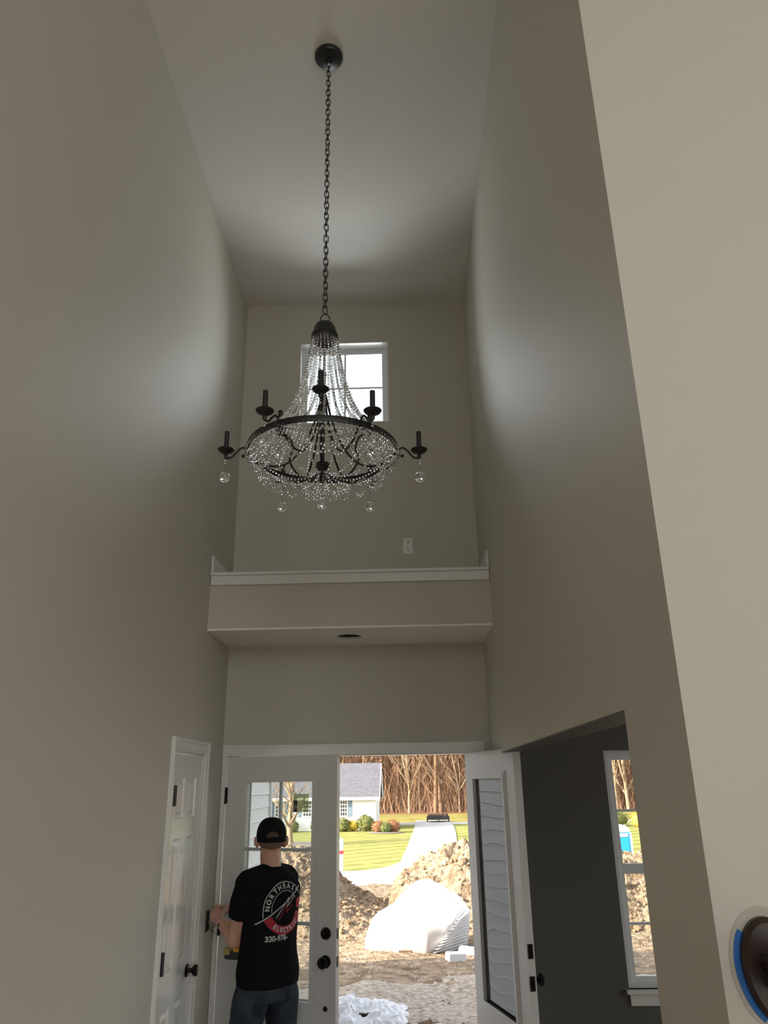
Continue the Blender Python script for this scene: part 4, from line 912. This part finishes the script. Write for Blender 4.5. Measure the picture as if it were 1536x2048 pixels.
for i in range(3): MB().box((x0 + .2 + i * .25, y0 - .032, gz + .35), (x0 + .34 + i * .25, y0 - .018, gz + .95), .008).build('door_rib', 'toilet_blue', pt)
MB().loft([[((x0 + x1) / 2 + s * (x1 - x0 + .06) / 2 * math.copysign(abs(math.cos(t)) ** .5, math.cos(t)), (y0 + y1) / 2 + s * (y1 - y0 + .06) / 2 * math.copysign(abs(math.sin(t)) ** .5, math.sin(t)), gz + z) for t in [2 * PI * k / 32 for k in range(32)]] for s, z in ((1, 1.62), (1, 1.68), (.93, 1.77), (.75, 1.84), (.4, 1.88))]).build('domed_roof', 'toilet_white', pt, auto=40)
# low trailer with leaves at the end of the drive
tr = thing('utility_trailer', (2.45, 67, gh(67)), 'small dark trailer heaped with brown leaves at the driveway end', 'trailer')
gz = gh(67); mb = panel_cells([1.62, 1.68, 3.22, 3.28], [66.0, 66.06, 67.9, 67.96], lambda u, w: not (1.68 < u < 3.22 and 66.06 < w < 67.9), 'z', gz + .28, gz + .58); mb.build('side_boards', 'trailer', tr)
MB().box((1.65, 66.03, gz + .24), (3.25, 67.93, gz + .30)).build('bed', 'trailer', tr)
for x in (1.52, 3.30): MB().lathe([(.001, 0), (.10, 0), (.22, .01), (.26, .05), (.22, .10), (.001, .11)], (x, 67.0, gz + .24), 20, 'x').build('wheel', 'dark_plastic', tr, auto=40)
MB().tube([(2.45, 66.05, gz + .27), (2.45, 65.2, gz + .22)], .05, 8).build('drawbar', 'trailer', tr)
mb = MB(); random.seed(4)
for k in range(60): mb.ico((random.uniform(1.75, 3.15), random.uniform(66.1, 67.8), gz + .45 + random.uniform(0, .2)), random.uniform(.1, .2), 1, (1, 1, .6), .2)
lv = mb.build('leaf_heap', 'leaves', tr); lv['kind'] = 'stuff'
# white house across the lawn
hs = thing('white_house', (-8, 62, gh(62)), 'white clapboard house with grey roof beyond the striped lawn', 'house')
gz = gh(61) - .1; hx0, hx1, hy0, hy1 = -19.5, -2.35, 58.0, 66.0; ez = 1.05; rz = 3.35
MB().loft([[(x, hy0, gz), (x, hy1, gz), (x, hy1, ez), (x, (hy0 + hy1) / 2, rz - .12), (x, hy0, ez)] for x in (hx0, hx1)]).build('wall', 'house', hs)
for (ya, za, yb, zb) in ((hy0 - .4, ez - .16, (hy0 + hy1) / 2, rz), (hy1 + .4, ez - .16, (hy0 + hy1) / 2, rz)):
    MB().loft([[(x, ya, za), (x, yb, zb), (x, yb, zb + .12), (x, ya, za + .12)] for x in (hx0 - .3, hx1 + .28)]).build('roof', 'roof', hs)
for i, s in enumerate((1,)):                                # white rake boards on the gable
    for (ya, yb) in ((hy0 - .4, 62.0), (hy1 + .4, 62.0)): MB().loft([[(x, ya, ez - .30), (x, yb, rz - .14), (x, yb, rz + .10), (x, ya, ez - .06)] for x in (hx1 + .24, hx1 + .34)]).build('rake_board', 'house', hs)
MB().box((hx0 - .2, hy0 - .46, ez - .22), (hx1 + .3, hy0 - .38, ez - .02)).build('gutter', 'house', hs)
def hwin(x0, x1, z0, z1, shut=True):
    w = MB().box((x0 - .06, hy0 - .06, z0 - .06), (x1 + .06, hy0 - .01, z1 + .06)).build('window', 'house', hs); nc, nr = 3, 4
    for i in range(nc):
        for j in range(nr):
            a = x0 + (x1 - x0) * i / nc + .03; b = x0 + (x1 - x0) * (i + 1) / nc - .03; c = z0 + (z1 - z0) * j / nr + .03; d = z0 + (z1 - z0) * (j + 1) / nr - .03
            MB().box((a, hy0 - .08, c), (b, hy0 - .055, d)).build('pane', 'pane_dark', w)
    if shut:
        for xa, xb in ((x0 - .36, x0 - .1), (x1 + .1, x1 + .36)): MB().box((xa, hy0 - .05, z0 - .04), (xb, hy0 - .005, z1 + .04)).build('shutter', 'shutter', hs)
hwin(-4.90, -4.42, -.22, .80); hwin(-7.6, -7.0, -.22, .80); hwin(-9.6, -9.0, -.22, .8); hwin(-15.6, -15.0, -.22, .8)
pch = MB(); pch.loft([[(-13.2, y, gz), (-10.4, y, gz), (-10.4, y, .7), (-11.8, y, 1.9), (-13.2, y, .7)] for y in (56.6, 58.0)]); pch.build('porch_gable', 'house', hs)
MB().box((-12.3, 56.55, gz + .1), (-11.3, 56.62, .5)).build('front_door', 'shutter', hs)
for x in (-6.3, -5.9): MB().box((x, 57.4, gz), (x + .12, 57.5, ez - .1)).build('porch_post', 'house', hs)
# shrubs
def shrub(name, label, x, y, r, m, sc=(1, 1, .9), grp=None):
    random.seed(int(x * 37 + y * 11)); t = thing(name, (x, y, gh(y)), label, 'shrub', grp); mb = MB().ico((x, y, gh(y) + r * .8), r * .86, 3, sc, .05); mb.build('branches', m, t)
    lf = MB()
    for k in range(420):
        d = Vector((random.gauss(0, 1), random.gauss(0, 1), random.gauss(.25, 1))).normalized(); p = Vector((x, y, gh(y) + r * .8)) + Vector((d.x * sc[0], d.y * sc[1], d.z * sc[2])) * r * random.uniform(.86, 1.04)
        if p.z < gh(y): continue
        a = d.orthogonal().normalized(); b = d.cross(a); q = random.uniform(0, 6); u = a * math.cos(q) + b * math.sin(q); w = (d + Vector((random.uniform(-.6, .6), random.uniform(-.6, .6), random.uniform(-.6, .6)))).normalized(); s = r * .10
        lf.add([p - u * s * .5, p + w * s, p + u * s * .5, p - w * s], [(0, 1, 2, 3)])
    f = lf.build('foliage', m, t); f['kind'] = 'stuff'; return t
shrub('round_shrub', 'dark green round shrub under the white house window', -4.62, 57.0, .55, 'bush'); shrub('round_shrub', 'yellow-green shrub between two darker shrubs by the house', -3.95, 57.2, .48, 'bush_y', (1.1, 1, .8)); shrub('round_shrub', 'large olive round shrub at the corner of the white house', -3.0, 57.1, .66, 'bush')
shrub('low_shrub', 'russet low shrub at the left of the lawn bed', -2.05, 55.2, .48, 'bush_r'); shrub('low_shrub', 'green low shrub in the middle of the lawn bed', -1.55, 54.9, .44, 'bush'); shrub('low_shrub', 'russet low shrub at the right of the lawn bed', -1.05, 55.3, .50, 'bush_r')
shrub('low_shrub', 'dark shrub beside the house seen through the door glass', -6.4, 56.8, .55, 'bush'); shrub('low_shrub', 'small olive shrub by the porch posts', -8.2, 56.9, .5, 'bush')
shrub('tall_shrub', 'dark green bushy shrub beyond the portable toilet', 14.7, 58.5, .62, 'bush', (2.0, 1, .95)); shrub('tall_shrub', 'golden yellow shrub beside the dark green one', 16.25, 57.5, .58, 'bush_y', (1, 1, 1.0))
mu = MB(); mu.lathe([(.001, .0), (1.5, .0), (1.35, .05), (.001, .08)], (0, 0, 0), 24); m_ = mu.build('mulch_bed', 'mulch'); m_.location = (-6.7, 46.5, gh(46.5) + .05); m_.scale = (1.2, 1.5, 1); tag(m_, 'grey mulch bed on the lawn around the bare tree', 'mulch bed')
mu = MB(); mu.lathe([(.001, .0), (1.1, .0), (1.0, .05), (.001, .07)], (0, 0, 0), 24); m_ = mu.build('mulch_bed', 'mulch'); m_.location = (-1.5, 55.1, gh(55) + .05); m_.scale = (1.1, .7, 1); tag(m_, 'dark mulch bed under the three low shrubs', 'mulch bed')
# trees
def tree_mesh(seed, H, r0, forks, low, depth=3, spread=.9, nb=14, upright=.35, sides=5):
    rnd = random.Random(seed); tk = MB(); br = MB()
    def limb(mb, p, d, L, r, lev):
        pts = [p]; rs = [r]; n = 5 if lev < 2 else 3
        for i in range(n):
            d = (d + Vector((rnd.gauss(0, .10), rnd.gauss(0, .10), upright * .12))).normalized(); p = p + d * (L / n); pts.append(p); rs.append(r * (1 - .8 * (i + 1) / n))
        mb.tube(pts, rs, sides if lev < 2 else 3, cap=False)
        if lev < depth:
            for k in range((nb, 6, 4, 3)[lev] if lev else nb):
                t = rnd.uniform(low if lev == 0 else .2, .98); i = min(int(t * n), n - 1); q = pts[i].lerp(pts[i + 1], t * n - i); a = rnd.uniform(0, 2 * PI)
                dd = (Vector((math.cos(a), math.sin(a), rnd.uniform(.1, 1.0) * upright * 2)) * spread + d * .45).normalized(); limb(br, q, dd, L * rnd.uniform(.28, .5) * (1.15 - .6 * t), rs[i] * rnd.uniform(.35, .55) + .004, lev + 1)
    limb(tk, Vector((0, 0, -.1)), Vector((rnd.gauss(0, .03), rnd.gauss(0, .03), 1)), H, r0, 0); return tk, br
variants = []
for s in range(6):
    tk, br = tree_mesh(40 + s, 15 + s, .15 + .02 * s, 1, .06, depth=2, spread=.8, nb=20, upright=.5); n = len(tk.v); tk.v += br.v; tk.f += [tuple(i + n for i in f) for f in br.f]
    me = tk.mesh('bare_tree'); me.materials.append(M['bark' if s % 2 == 0 else 'bark2']); me.polygons.foreach_set('use_smooth', [True] * len(me.polygons)); variants.append(me)
random.seed(99); k = 0
for row, (yb, nrow) in enumerate(((87.0, 62), (90.5, 70), (95, 70), (101, 60))):
    for i in range(nrow):
        x = -52 + 112 * (i + random.uniform(-.45, .45)) / nrow; y = yb + random.uniform(-1.6, 1.6)
        o = link('bare_tree', variants[random.randrange(6)]); o.location = (x, y, gh(y)); o.rotation_euler.z = random.uniform(0, 6.28); s = random.uniform(.75, 1.15); o.scale = (s, s, s)
        tag(o, ['tall bare tree at the sunlit front edge of the woods', 'tall bare tree just behind the front edge of the woods', 'tall bare tree in the middle of the woods', 'tall bare tree at the back of the woods'][row], 'tree', 'bare trees of the woods, row %s' % ['one', 'two', 'three', 'four'][row])
us = MB(); random.seed(5)
for k in range(9000):
    y = random.uniform(86.0, 112); x = random.uniform(-50, 62); L = random.uniform(1.5, 8) ; d = Vector((random.gauss(0, .22), random.gauss(0, .15), 1)).normalized(); r = random.uniform(.012, .035); p = Vector((x, y, gh(y) - .1))
    q = p + d * L; e = Vector((r, 0, 0)); g_ = Vector((0, r, 0)); us.add([p + e, p + g_, p - e, q], [(0, 1, 3), (1, 2, 3), (2, 0, 3)])
    for b in range(3):
        t = random.uniform(.3, .95); p2 = p.lerp(q, t); d2 = Vector((random.gauss(0, .8), random.gauss(0, .5), random.uniform(.1, .9))).normalized() * L * random.uniform(.12, .3); us.add([p2 + e * .6, p2 - e * .6 , p2 + d2, p2 + g_ * .6], [(0, 1, 2), (1, 3, 2), (3, 0, 2)])
tag(us.build('undergrowth', 'twig'), 'dense orange-brown saplings and twigs filling the woods', 'undergrowth', kind='stuff')
bt = thing('young_tree', (-6.75, 46.5, gh(46.5)), 'pale multi-branched bare tree on the lawn seen through the door glass', 'tree')
tk, br = tree_mesh(12, 5.6, .15, 1, .16, depth=3, spread=.75, nb=26, upright=.8)
for mb, nm in ((tk, 'trunk'), (br, 'branches')):
    mb.v = [(p[0] * 1.25 - 6.75, p[1] * 1.25 + 46.5, p[2] + gh(46.5)) for p in mb.v]; mb.build(nm, 'bark', bt, smooth=True)

for o in bpy.data.objects:
    if 'shift' in o: del o['shift']
